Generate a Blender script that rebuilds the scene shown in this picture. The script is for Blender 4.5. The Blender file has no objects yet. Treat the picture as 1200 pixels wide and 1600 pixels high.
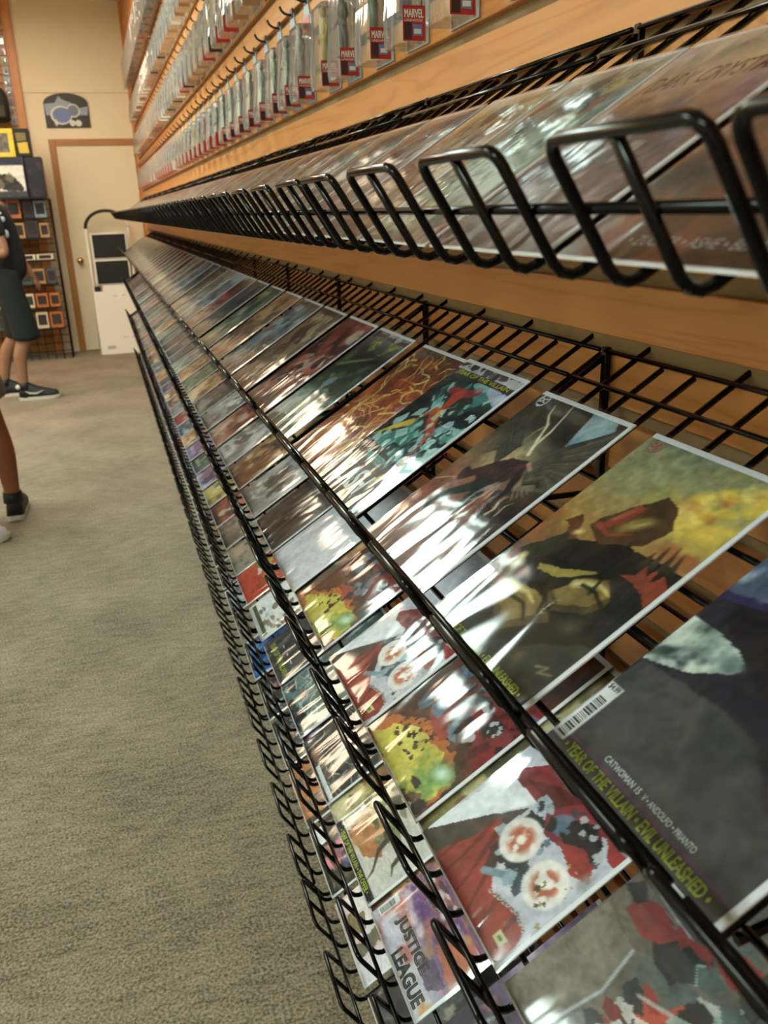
import bpy, math, random
import numpy as np
from mathutils import Matrix, Vector
rnd = random.Random(7)
nprng = np.random.RandomState(11)
SC = bpy.context.scene
COL = SC.collection

# ------------------------------------------------------------------ camera
Z0 = 1.345                                   # camera height above the carpet
FPX, YAW, PITCH, ROLL = 1334.0, 0.301417, 0.344282, -0.034697
def cam_axes():
    cy, sy, cp, sp = math.cos(YAW), math.sin(YAW), math.cos(PITCH), math.sin(PITCH)
    f = Vector((sy*cp, cy*cp, -sp)); r = Vector((cy, -sy, 0)); u = r.cross(f)
    c, s = math.cos(ROLL), math.sin(ROLL)
    return c*r + s*u, -s*r + c*u, f
_r, _u, _f = cam_axes()
cd = bpy.data.cameras.new('camera'); cam = bpy.data.objects.new('camera', cd); COL.objects.link(cam)
cam.matrix_world = Matrix(((_r.x, _u.x, -_f.x, 0), (_r.y, _u.y, -_f.y, 0), (_r.z, _u.z, -_f.z, Z0), (0, 0, 0, 1)))
cd.sensor_fit = 'HORIZONTAL'; cd.sensor_width = 36; cd.lens = FPX/1200*36
cd.clip_start = 0.02; cd.clip_end = 60
cd.dof.use_dof = True; cd.dof.focus_distance = 0.95; cd.dof.aperture_fstop = 15
SC.camera = cam
# ------------------------------------------------------------------ world, exposure
wd = bpy.data.worlds.new('world'); SC.world = wd; wd.use_nodes = True
wd.node_tree.nodes['Background'].inputs[0].default_value = (0.9, 0.93, 1, 1)
wd.node_tree.nodes['Background'].inputs[1].default_value = 0.0
SC.view_settings.view_transform = 'Standard'; SC.view_settings.look = 'None'
SC.view_settings.gamma = 1; SC.view_settings.use_curve_mapping = False
SC.view_settings.exposure = 0.12
# unseen ceiling panels (bags mirror the aisle pair, left column is added fill): x, y, length x, length y, colour, strength
COOL, WARM = (0.80, 1.0, 0.905), (1.0, 0.79, 0.56)
LAMPS = [(-0.75, 4.75, 1.2, 1.2, COOL, 21.0), (-2.6, -1.2, 1.2, 1.2, COOL, 21.0), (-2.6, 2.2, 1.2, 1.2, COOL, 21.0),
         (-0.75, 7.5, 1.2, 1.2, WARM, 15.0), (-2.6, 6.6, 1.2, 1.2, WARM, 15.0)]

# ------------------------------------------------------------------ helpers
def srgb(*c):
    return tuple(((v/255)/12.92 if v/255 <= 0.04045 else ((v/255+0.055)/1.055)**2.4) for v in c)
def lin(a):
    a = np.clip(np.asarray(a, float), 0, 1)
    return np.where(a <= 0.04045, a/12.92, ((a+0.055)/1.055)**2.4)

class MB:
    def __init__(s): s.v = []; s.f = []
    def add(s, V, F):
        o = len(s.v); s.v += [tuple(p) for p in V]; s.f += [tuple(i+o for i in q) for q in F]; return s
    def box(s, x0, x1, y0, y1, z0, z1, M=None):
        V = [Vector(p) for p in ((x0,y0,z0),(x1,y0,z0),(x1,y1,z0),(x0,y1,z0),(x0,y0,z1),(x1,y0,z1),(x1,y1,z1),(x0,y1,z1))]
        if M: V = [M @ p for p in V]
        return s.add(V, ((0,3,2,1),(4,5,6,7),(0,1,5,4),(1,2,6,5),(2,3,7,6),(3,0,4,7)))
    def bbox(s, x0, x1, y0, y1, z0, z1, b):          # box with all edges chamfered
        V = []; idx = {}
        X, Y, Zz = (x0, x1), (y0, y1), (z0, z1)
        for i in (0,1):
            for j in (0,1):
                for k in (0,1):
                    sx, sy, sz = (1-2*i)*b, (1-2*j)*b, (1-2*k)*b
                    c = (X[i], Y[j], Zz[k])
                    for a, p in enumerate(((c[0], c[1]+sy, c[2]+sz), (c[0]+sx, c[1], c[2]+sz), (c[0]+sx, c[1]+sy, c[2]))):
                        idx[i,j,k,a] = len(V); V.append(p)
        F = []
        def q(*k): F.append(tuple(idx[m] for m in k))
        for i in (0,1): q(*[(i,j,k,0) for j,k in (((0,0),(0,1),(1,1),(1,0)) if i == 0 else ((0,0),(1,0),(1,1),(0,1)))])
        for j in (0,1): q(*[(i,j,k,1) for i,k in (((0,0),(1,0),(1,1),(0,1)) if j == 0 else ((0,0),(0,1),(1,1),(1,0)))])
        for k in (0,1): q(*[(i,j,k,2) for i,j in (((0,0),(0,1),(1,1),(1,0)) if k == 0 else ((0,0),(1,0),(1,1),(0,1)))])
        for j in (0,1):
            for k in (0,1): q((0,j,k,1),(0,j,k,2),(1,j,k,2),(1,j,k,1))
        for i in (0,1):
            for k in (0,1): q((i,0,k,0),(i,0,k,2),(i,1,k,2),(i,1,k,0))
        for i in (0,1):
            for j in (0,1): q((i,j,0,0),(i,j,0,1),(i,j,1,1),(i,j,1,0))
        for i in (0,1):
            for j in (0,1):
                for k in (0,1): q((i,j,k,0),(i,j,k,1),(i,j,k,2))
        return s.add(V, F)
    def tube(s, path, r, n=6, caps=True):
        P = [Vector(p) for p in path]; m = len(P)
        R = r if isinstance(r, (list, tuple)) else [r]*m
        T = [((P[min(i+1,m-1)]-P[max(i-1,0)]).normalized()) for i in range(m)]
        a = Vector((0,0,1)) if abs(T[0].z) < 0.9 else Vector((1,0,0))
        U = T[0].cross(a).normalized(); V = []
        for i in range(m):
            U = (U - T[i]*U.dot(T[i])).normalized(); W = T[i].cross(U)
            V += [P[i] + R[i]*(math.cos(2*math.pi*k/n)*U + math.sin(2*math.pi*k/n)*W) for k in range(n)]
        F = [(i*n+k, i*n+(k+1) % n, (i+1)*n+(k+1) % n, (i+1)*n+k) for i in range(m-1) for k in range(n)]
        if caps: F += [tuple(range(n-1,-1,-1)), tuple((m-1)*n+k for k in range(n))]
        return s.add(V, F)
    def ell(s, c, r, n=10, m=7, M=None):
        V = []; F = []
        for j in range(m+1):
            t = math.pi*j/m
            for i in range(n):
                p = 2*math.pi*i/n
                q = Vector((r[0]*math.sin(t)*math.cos(p), r[1]*math.sin(t)*math.sin(p), r[2]*math.cos(t)))
                if M: q = M @ q
                V.append(q+Vector(c))
        F = [(j*n+i, (j+1)*n+i, (j+1)*n+(i+1) % n, j*n+(i+1) % n) for j in range(m) for i in range(n)]
        return s.add(V, F)
    def prism(s, poly, a0, a1, fn):                  # polygon extruded; fn(p, q, a) -> xyz
        n = len(poly)
        V = [fn(p, q, a0) for p, q in poly] + [fn(p, q, a1) for p, q in poly]
        F = [tuple(range(n-1,-1,-1)), tuple(range(n,2*n))] + [(i,(i+1) % n,n+(i+1) % n,n+i) for i in range(n)]
        return s.add(V, F)
    def loft(s, rings, caps=True):
        n = len(rings[0]); V = [p for r in rings for p in r]
        F = [(i*n+k, i*n+(k+1) % n, (i+1)*n+(k+1) % n, (i+1)*n+k) for i in range(len(rings)-1) for k in range(n)]
        if caps: F += [tuple(range(n-1,-1,-1)), tuple((len(rings)-1)*n+k for k in range(n))]
        return s.add(V, F)
    def mesh(s, name, mat, smooth=False):
        me = bpy.data.meshes.new(name); me.from_pydata(s.v, [], s.f); me.materials.append(mat)
        import bmesh
        bm = bmesh.new(); bm.from_mesh(me); bmesh.ops.recalc_face_normals(bm, faces=bm.faces); bm.to_mesh(me); bm.free()
        if smooth:
            me.polygons.foreach_set('use_smooth', [True]*len(me.polygons))
        me.update(); return me

def obj(name, me, parent=None, loc=None, mat4=None):
    o = bpy.data.objects.new(name, me); COL.objects.link(o)
    if parent: o.parent = parent
    if mat4 is not None: o.matrix_local = mat4
    elif loc is not None: o.location = loc
    return o
def tag(o, label, cat, group=None):
    o['label'] = label; o['category'] = cat
    if group: o['group'] = group
    return o
def thing(name, label, cat, group=None, loc=(0,0,0), mat4=None):
    o = bpy.data.objects.new(name, None); COL.objects.link(o); o.empty_display_size = 0.05
    if mat4 is not None: o.matrix_world = mat4
    else: o.location = loc
    return tag(o, label, cat, group)
def struct(o): o['kind'] = 'structure'; return o

# ------------------------------------------------------------------ materials
def newmat(name):
    m = bpy.data.materials.new(name); m.use_nodes = True; nt = m.node_tree
    return m, nt, nt.nodes['Principled BSDF']
def N(nt, t, **k):
    n = nt.nodes.new(t)
    for a, b in k.items(): setattr(n, a, b)
    return n
def plain(name, rgb, rough=0.5, metal=0.0, var=0.08, scale=40, bump=0.0, spec=0.5):
    m, nt, p = newmat(name)
    tc = N(nt, 'ShaderNodeTexCoord'); no = N(nt, 'ShaderNodeTexNoise'); no.inputs['Scale'].default_value = scale
    nt.links.new(tc.outputs['Object'], no.inputs['Vector'])
    mx = N(nt, 'ShaderNodeMix', data_type='RGBA')
    mx.inputs[6].default_value = (*[c*(1-var) for c in rgb], 1); mx.inputs[7].default_value = (*[min(1, c*(1+var)) for c in rgb], 1)
    nt.links.new(no.outputs['Fac'], mx.inputs[0]); nt.links.new(mx.outputs[2], p.inputs['Base Color'])
    p.inputs['Roughness'].default_value = rough; p.inputs['Metallic'].default_value = metal
    p.inputs['Specular IOR Level'].default_value = spec
    if bump:
        b = N(nt, 'ShaderNodeBump'); b.inputs['Strength'].default_value = bump; b.inputs['Distance'].default_value = 0.002
        nt.links.new(no.outputs['Fac'], b.inputs['Height']); nt.links.new(b.outputs[0], p.inputs['Normal'])
    return m
def wood(name, c1, c2, axis='Y', rough=0.42):
    m, nt, p = newmat(name)
    tc = N(nt, 'ShaderNodeTexCoord'); mp = N(nt, 'ShaderNodeMapping')
    s = {'Y': (9, 0.55, 9), 'Z': (9, 9, 0.6), 'X': (0.6, 9, 9)}[axis]
    mp.inputs['Scale'].default_value = s
    oi = N(nt, 'ShaderNodeObjectInfo'); ad = N(nt, 'ShaderNodeVectorMath', operation='ADD')
    ml = N(nt, 'ShaderNodeMath', operation='MULTIPLY'); ml.inputs[1].default_value = 31.0
    nt.links.new(oi.outputs['Random'], ml.inputs[0]); nt.links.new(tc.outputs['Object'], ad.inputs[0]); nt.links.new(ml.outputs[0], ad.inputs[1])
    nt.links.new(ad.outputs[0], mp.inputs['Vector'])
    n1 = N(nt, 'ShaderNodeTexNoise'); n1.inputs['Scale'].default_value = 2.2; n1.inputs['Detail'].default_value = 3; n1.inputs['Distortion'].default_value = 0.6
    nt.links.new(mp.outputs[0], n1.inputs['Vector'])
    mu = N(nt, 'ShaderNodeMath', operation='MULTIPLY'); mu.inputs[1].default_value = 9.0
    fr = N(nt, 'ShaderNodeMath', operation='PINGPONG'); fr.inputs[1].default_value = 1.0
    nt.links.new(n1.outputs['Fac'], mu.inputs[0]); nt.links.new(mu.outputs[0], fr.inputs[0])
    n2 = N(nt, 'ShaderNodeTexNoise'); n2.inputs['Scale'].default_value = 14; n2.inputs['Detail'].default_value = 4
    nt.links.new(mp.outputs[0], n2.inputs['Vector'])
    a = N(nt, 'ShaderNodeMath', operation='POWER'); a.inputs[1].default_value = 4.0; nt.links.new(fr.outputs[0], a.inputs[0])
    b = N(nt, 'ShaderNodeMath', operation='MULTIPLY'); b.inputs[1].default_value = 0.55; nt.links.new(a.outputs[0], b.inputs[0])
    c = N(nt, 'ShaderNodeMath', operation='MULTIPLY_ADD'); c.inputs[1].default_value = 0.45; nt.links.new(n2.outputs['Fac'], c.inputs[0]); nt.links.new(b.outputs[0], c.inputs[2])
    mx = N(nt, 'ShaderNodeMix', data_type='RGBA'); mx.inputs[6].default_value = (*c1, 1); mx.inputs[7].default_value = (*c2, 1)
    nt.links.new(c.outputs[0], mx.inputs[0]); nt.links.new(mx.outputs[2], p.inputs['Base Color'])
    p.inputs['Roughness'].default_value = rough
    return m
def carpet():
    m, nt, p = newmat('carpet')
    tc = N(nt, 'ShaderNodeTexCoord')
    a = N(nt, 'ShaderNodeTexNoise'); a.inputs['Scale'].default_value = 170; a.inputs['Detail'].default_value = 3
    b = N(nt, 'ShaderNodeTexNoise'); b.inputs['Scale'].default_value = 3.0; b.inputs['Detail'].default_value = 5
    mp = N(nt, 'ShaderNodeMapping'); mp.inputs['Scale'].default_value = (14, 60, 10); mp.inputs['Rotation'].default_value = (0, 0, 0.25)
    e = N(nt, 'ShaderNodeTexNoise'); e.inputs['Scale'].default_value = 1.0; e.inputs['Detail'].default_value = 2
    nt.links.new(tc.outputs['Object'], a.inputs['Vector']); nt.links.new(tc.outputs['Object'], b.inputs['Vector'])
    nt.links.new(tc.outputs['Object'], mp.inputs['Vector']); nt.links.new(mp.outputs[0], e.inputs['Vector'])
    r = N(nt, 'ShaderNodeValToRGB'); r.color_ramp.elements[0].position = 0.30; r.color_ramp.elements[1].position = 0.72
    r.color_ramp.elements[0].color = (*srgb(74, 64, 53), 1); r.color_ramp.elements[1].color = (*srgb(160, 145, 124), 1)
    x = N(nt, 'ShaderNodeMath', operation='MULTIPLY_ADD'); x.inputs[1].default_value = 0.35
    y = N(nt, 'ShaderNodeMath', operation='MULTIPLY_ADD'); y.inputs[1].default_value = 0.30; y.inputs[2].default_value = -0.325
    nt.links.new(b.outputs['Fac'], y.inputs[0]); nt.links.new(e.outputs['Fac'], x.inputs[0]); nt.links.new(y.outputs[0], x.inputs[2])
    s = N(nt, 'ShaderNodeMath', operation='ADD'); nt.links.new(a.outputs['Fac'], s.inputs[0]); nt.links.new(x.outputs[0], s.inputs[1])
    nt.links.new(s.outputs[0], r.inputs['Fac']); nt.links.new(r.outputs['Color'], p.inputs['Base Color'])
    p.inputs['Roughness'].default_value = 0.95; p.inputs['Specular IOR Level'].default_value = 0.15
    p.inputs['Sheen Weight'].default_value = 0.15
    bu = N(nt, 'ShaderNodeBump'); bu.inputs['Strength'].default_value = 0.6; bu.inputs['Distance'].default_value = 0.004
    nt.links.new(a.outputs['Fac'], bu.inputs['Height']); nt.links.new(bu.outputs[0], p.inputs['Normal'])
    return m
def clear_plastic(name, rough, strength, scale, stretch, tint=(1,1,1), low=False, ior=1.5, base=0.03, haze=0.0):
    m, nt, p = newmat(name); nt.nodes.remove(p)
    out = [n for n in nt.nodes if n.type == 'OUTPUT_MATERIAL'][0]
    tc = N(nt, 'ShaderNodeTexCoord'); oi = N(nt, 'ShaderNodeObjectInfo')
    ml = N(nt, 'ShaderNodeMath', operation='MULTIPLY'); ml.inputs[1].default_value = 57.0; nt.links.new(oi.outputs['Random'], ml.inputs[0])
    ad = N(nt, 'ShaderNodeVectorMath', operation='ADD'); nt.links.new(tc.outputs['Object'], ad.inputs[0]); nt.links.new(ml.outputs[0], ad.inputs[1])
    mp = N(nt, 'ShaderNodeMapping'); mp.inputs['Scale'].default_value = stretch; mp.inputs['Rotation'].default_value = (0, 0, 0.35)
    nt.links.new(ad.outputs[0], mp.inputs['Vector'])
    no = N(nt, 'ShaderNodeTexNoise'); no.inputs['Scale'].default_value = scale; no.inputs['Detail'].default_value = 0.6; no.inputs['Distortion'].default_value = 0.8
    nt.links.new(mp.outputs[0], no.inputs['Vector'])
    bu = N(nt, 'ShaderNodeBump'); bu.inputs['Distance'].default_value = 0.01
    nt.links.new(no.outputs['Fac'], bu.inputs['Height'])
    if low:                                             # the bag is crumpled most near its lower end
        sp = N(nt, 'ShaderNodeSeparateXYZ'); nt.links.new(tc.outputs['Object'], sp.inputs[0])
        mr = N(nt, 'ShaderNodeMapRange'); mr.inputs[1].default_value = 0.02; mr.inputs[2].default_value = 0.21
        mr.inputs[3].default_value = strength; mr.inputs[4].default_value = strength*0.22
        nt.links.new(sp.outputs['Y'], mr.inputs[0]); nt.links.new(mr.outputs[0], bu.inputs['Strength'])
    else: bu.inputs['Strength'].default_value = strength
    fr = N(nt, 'ShaderNodeFresnel'); fr.inputs['IOR'].default_value = ior; nt.links.new(bu.outputs[0], fr.inputs['Normal'])
    f2 = N(nt, 'ShaderNodeMath', operation='ADD'); f2.inputs[1].default_value = base; f2.use_clamp = True; nt.links.new(fr.outputs[0], f2.inputs[0])
    tr = N(nt, 'ShaderNodeBsdfTransparent'); tr.inputs[0].default_value = (*tint, 1)
    gl = N(nt, 'ShaderNodeBsdfGlossy'); gl.inputs['Roughness'].default_value = rough; nt.links.new(bu.outputs[0], gl.inputs['Normal'])
    mx = N(nt, 'ShaderNodeMixShader'); nt.links.new(f2.outputs[0], mx.inputs[0]); nt.links.new(tr.outputs[0], mx.inputs[1]); nt.links.new(gl.outputs[0], mx.inputs[2])
    if haze:
        di = N(nt, 'ShaderNodeBsdfDiffuse'); di.inputs[0].default_value = (0.85, 0.87, 0.88, 1); m2 = N(nt, 'ShaderNodeMixShader'); m2.inputs[0].default_value = haze
        nt.links.new(mx.outputs[0], m2.inputs[1]); nt.links.new(di.outputs[0], m2.inputs[2]); mx = m2
    nt.links.new(mx.outputs[0], out.inputs['Surface'])
    return m
def printed():
    m, nt, p = newmat('printed_cover')
    a = N(nt, 'ShaderNodeVertexColor'); a.layer_name = 'ink'
    nt.links.new(a.outputs['Color'], p.inputs['Base Color']); p.inputs['Roughness'].default_value = 0.45
    p.inputs['Specular IOR Level'].default_value = 0.3
    return m
def emis(name, rgb, s):
    m, nt, p = newmat(name); p.inputs['Base Color'].default_value = (0.8, 0.8, 0.8, 1)
    p.inputs['Emission Color'].default_value = (*rgb, 1); p.inputs['Emission Strength'].default_value = s
    return m

M = {}
M['wood'] = wood('maple_laminate', srgb(206, 141, 78), srgb(176, 108, 54))
M['woodz'] = wood('orange_wood_trim', srgb(206, 138, 78), srgb(172, 104, 52), 'Z')
M['woodx'] = wood('brown_wood_trim', srgb(176, 124, 66), srgb(142, 92, 44), 'X')
M['woodc'] = wood('brown_wood_casing', srgb(176, 124, 66), srgb(142, 92, 44), 'Z')
M['slot'] = plain('groove_fibreboard', srgb(150, 125, 92), 0.8, var=0.15, scale=60)
M['carpet'] = carpet()
M['cream'] = plain('cream_wall_paint', srgb(226, 212, 184), 0.75, var=0.03, scale=6, bump=0.05)
M['door'] = plain('cream_door_paint', srgb(222, 207, 178), 0.6, var=0.02, scale=8)
M['ceil'] = plain('white_ceiling', srgb(225, 222, 214), 0.9, var=0.04, scale=90, bump=0.2)
M['wire'] = plain('black_coated_wire', srgb(7, 7, 8), 0.14, var=0.2, scale=90, spec=0.22)
M['blackmetal'] = plain('black_metal', srgb(16, 16, 17), 0.35, var=0.2)
M['board'] = plain('white_backing_board', srgb(232, 230, 236), 0.5, var=0.02)
M['bag'] = clear_plastic('clear_comic_bag', 0.10, 0.21, 5.0, (6, 1.6, 2), low=True)
M['blister'] = clear_plastic('clear_blister', 0.06, 0.35, 20, (1, 1, 0.35), tint=(0.97, 0.98, 0.98), base=0.10, haze=0.10)
M['print'] = printed()
M['brass'] = plain('brass', srgb(205, 170, 95), 0.25, 1.0)
M['whitemetal'] = plain('white_enamel', srgb(222, 220, 212), 0.35, var=0.03)
M['rubber'] = plain('black_ribbed_rubber', srgb(22, 21, 20), 0.7, var=0.2, scale=200, bump=0.4)
M['whiteboard'] = plain('white_card', srgb(226, 222, 212), 0.6, var=0.03, scale=10)
def flat(name, r, g, b, rough=0.5, **k):
    if name not in M: M[name] = plain(name, srgb(r, g, b), rough, **k)
    return M[name]

# ------------------------------------------------------------------ setting: room shell
W = 0.525; YF = 9.65; FL = 0.0; CE = Z0+1.92
XL, YB = -3.4, -3.6
def z(v): return v + Z0                              # heights measured from the camera level
struct(obj('floor', MB().box(XL-0.1, W+0.2, YB-0.1, YF+0.15, -0.1, 0).mesh('floor', M['carpet'])))
struct(obj('ceiling', MB().box(XL-0.1, W+0.2, YB-0.1, YF+0.15, CE, CE+0.1).mesh('ceiling', M['ceil'])))
struct(obj('wall_left', MB().box(XL-0.1, XL, YB, YF, 0, CE).mesh('wall_left', M['cream'])))
struct(obj('wall_back', MB().box(XL, W+0.05, YB-0.1, YB, 0, CE).mesh('wall_back', M['cream'])))
ZS = z(1.13)
wf = struct(obj('wall_far', MB().box(XL, W+0.05, YF, YF+0.1, 0, ZS).mesh('wall_far', M['cream'])))
obj('upper_wall', MB().box(XL, W+0.05, YF-0.012, YF+0.1, ZS, CE).mesh('upper_wall', M['cream']), wf)
wr = struct(obj('wall_right', MB().box(W+0.013, W+0.1, YB, YF, 0, CE).mesh('wall_right', M['slot'])))
P_, G_ = 0.074, 0.018
k = -30
while True:
    zt = z(0.209 + P_*k); zb = zt - P_ + G_; k += 1
    if zt < 0.03: continue
    if zb > CE-0.02: break
    zb = max(zb, 0.005); zt = min(zt, CE-0.003)
    h = (zt-zb)/2
    b = MB().bbox(0, 0.0135, 0, YF-0.06-YB, -h, h, 0.0012)
    obj('slat_board', b.mesh('slat_board', M['wood']), wr, (W, YB, (zb+zt)/2))
struct(obj('trim_1', MB().bbox(W-0.022, W+0.013, YF-0.06, YF-0.013, 0, CE, 0.003).mesh('trim_1', M['woodz'])))
# door with casing
dz = z(0.65)
dr = struct(obj('door_1', MB().bbox(-0.24, W-0.03, YF-0.03, YF-0.001, 0.01, dz, 0.002).mesh('door_1', M['door'])))
kb = MB()
for r0, y0 in (((0.032, 0.004), None), ((0.012, 0.03), None), ((0.03, 0.05), None)): pass
ring = lambda yy, rr: [(-0.17+rr*math.cos(2*math.pi*i/14), YF-0.03-yy, z(-0.43)+rr*math.sin(2*math.pi*i/14)) for i in range(14)]
kb.loft([ring(0, 0.033), ring(0.008, 0.031), ring(0.012, 0.013), ring(0.03, 0.012), ring(0.036, 0.024), ring(0.048, 0.031), ring(0.06, 0.026), ring(0.066, 0.012)])
obj('door_knob', kb.mesh('door_knob', M['brass'], True), dr)
struct(obj('trim_2', MB().bbox(-0.305, -0.24, YF-0.035, YF-0.001, 0, dz+0.065, 0.004).mesh('trim_2', M['woodc'])))
struct(obj('trim_3', MB().bbox(-0.24, W-0.03, YF-0.035, YF-0.001, dz, dz+0.065, 0.004).mesh('trim_3', M['woodx'])))
# slat panel on the far wall, left of the door, ending in an orange trim
XP = -0.49
k = -30
wl = struct(obj('wall_far_panel', MB().box(-2.6, XP, YF-0.02, YF-0.013, 0, CE).mesh('wall_far_panel', M['slot'])))
while True:
    zt = z(0.23 + P_*k); zb = zt - P_ + G_; k += 1
    if zt < 0.03: continue
    if zb > CE-0.02: break
    zb = max(zb, 0.005); zt = min(zt, CE-0.003); h = (zt-zb)/2
    obj('slat_board', MB().bbox(0, 2.0, 0, 0.012, -h, h, 0.0012).mesh('slat_board', M['woodx']), wl, (-2.55, YF-0.032, (zb+zt)/2))
struct(obj('trim_4', MB().bbox(-0.55, -0.475, YF-0.045, YF-0.013, 0, CE, 0.003).mesh('trim_4', M['woodz'])))

# ceiling lamps, the left column added as fill
for i, (lx, ly, sx, sy, colr, st) in enumerate(LAMPS):
    warm = colr is WARM
    t = thing('ceiling_light_offscreen', ('warm white' if warm else 'cool white')+' rectangular ceiling light panel, unseen; inferred over the aisle, added fill at left', 'ceiling light', 'ceiling light panels', (lx, ly, CE))
    f = MB()
    a, b = sx/2, sy/2
    f.box(-a-0.03, a+0.03, -b-0.03, -b, -0.07, -0.001).box(-a-0.03, a+0.03, b, b+0.03, -0.07, -0.001).box(-a-0.03, -a, -b, b, -0.07, -0.001).box(a, a+0.03, -b, b, -0.07, -0.001)
    obj('frame', f.mesh('frame', M['whitemetal']), t)
    obj('diffuser_offscreen', MB().box(-a, a, -b, b, -0.055, -0.035).mesh('diffuser', emis('lamp_%d' % i, colr, st)), t)

# ------------------------------------------------------------------ wire racks
XF, TH = 0.22147, 0.555717
C_, S_ = math.cos(TH), math.sin(TH)
ZT = {1: -0.030, 2: -0.3384, 3: -0.5850, 4: -0.8815, 5: -1.0830}
TIER = {1: 'top tier', 2: 'second tier', 3: 'middle tier', 4: 'fourth tier', 5: 'lowest tier'}
def D(t, y, n): return (XF + t*C_ - n*S_, y, t*S_ + n*C_)      # deck coordinates, tier height added by the object
WS = 0.0505; SL = 0.568; RW = 0.0031
def lip(y, tb, d):                                         # back of deck -> lip top
    pts = [D(tb, y, -0.008), D(d+0.006, y, -0.008)]
    for a in (30, 60): pts.append(D(d+0.006-0.012*math.sin(math.radians(a)), y, 0.004-0.012*math.cos(math.radians(a))))
    pts.append(D(d-0.006, y, 0.004)); return pts
def loop_mesh(d):
    p = lip(0, 0.346, d); h = 0.066; r = 0.009
    p.append(D(d-0.006, 0, h-r))
    for a in (30, 60): p.append(D(d-0.006, r*(1-math.cos(math.radians(a))), h-r+r*math.sin(math.radians(a))))
    p.append(D(d-0.006, r, h))
    q = [(x, 2*WS-y, zz) for x, y, zz in reversed(p)]
    return MB().tube(p+q, RW, 7).mesh('loop_wire', M['wire'], True)
def centre_mesh(d):
    p = lip(0, 0.372, d); p.append(D(d-0.006, 0, 0.064))
    return MB().tube(p, RW, 7).mesh('centre_wire', M['wire'], True)
def rail_mesh(t, n, r=0.0027):
    return MB().tube([D(t, 0.004, n), D(t, SL-0.008, n)], r, 7).mesh('rail', M['wire'], True)
RAILS = [('back_rail', 0.346, -0.002), ('back_rail', 0.300, -0.0026), ('deck_rail', 0.207, -0.0134), ('deck_rail', 0.161, -0.0134), ('deck_rail', 0.116, -0.0134), ('deck_rail', 0.03, -0.0134), ('lip_rail', -0.0006, 0.031)]
DT = {1: 0.0, 2: 0.015, 3: 0.0, 4: 0.0, 5: 0.0}          # the second tier's racks sit a little further back
ME_RK = {d: (loop_mesh(d), centre_mesh(d), [(n, rail_mesh(t+(d if n == 'lip_rail' else 0), v)) for n, t, v in RAILS]) for d in set(DT.values())}
bk = MB(); bx = W-0.0062
pz = 0.346*S_
bk.bbox(bx-0.004, bx+0.004, SL-0.0105, SL-0.0015, pz-0.17, pz+0.002, 0.001)
bk.tube([(bx, SL-0.006, pz-0.165), (0.40, SL-0.006, 0.02), (XF+0.03, SL-0.006, -0.004)], 0.0035, 6)
ME_BR = bk.mesh('bracket', M['wire'])
def rack(tier, y0):
    t = thing('wire_rack', 'sloped black wire comic rack section on the slat wall, '+TIER[tier], 'rack', 'wire rack sections, '+TIER[tier], (0, y0, z(ZT[tier])))
    ME_LOOP, ME_CEN, ME_RAIL = ME_RK[DT[tier]]
    for g in range(4):
        obj('loop_wire', ME_LOOP, t, (0, 0.006+3*g*WS, 0)); obj('centre_wire', ME_CEN, t, (0, 0.006+(3*g+1)*WS, 0))
    for n, me in ME_RAIL: obj(n, me, t)
    obj('bracket', ME_BR, t)
for tier, yb, y1 in ((1, 0.803, 9.2), (2, 0.830, 8.85), (3, 0.806, 8.9), (4, 1.157, 8.6), (5, 1.116, 7.6)):
    y = yb - SL*math.ceil((yb+0.30)/SL)
    while y+SL < y1+0.3:
        rack(tier, y); y += SL

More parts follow.
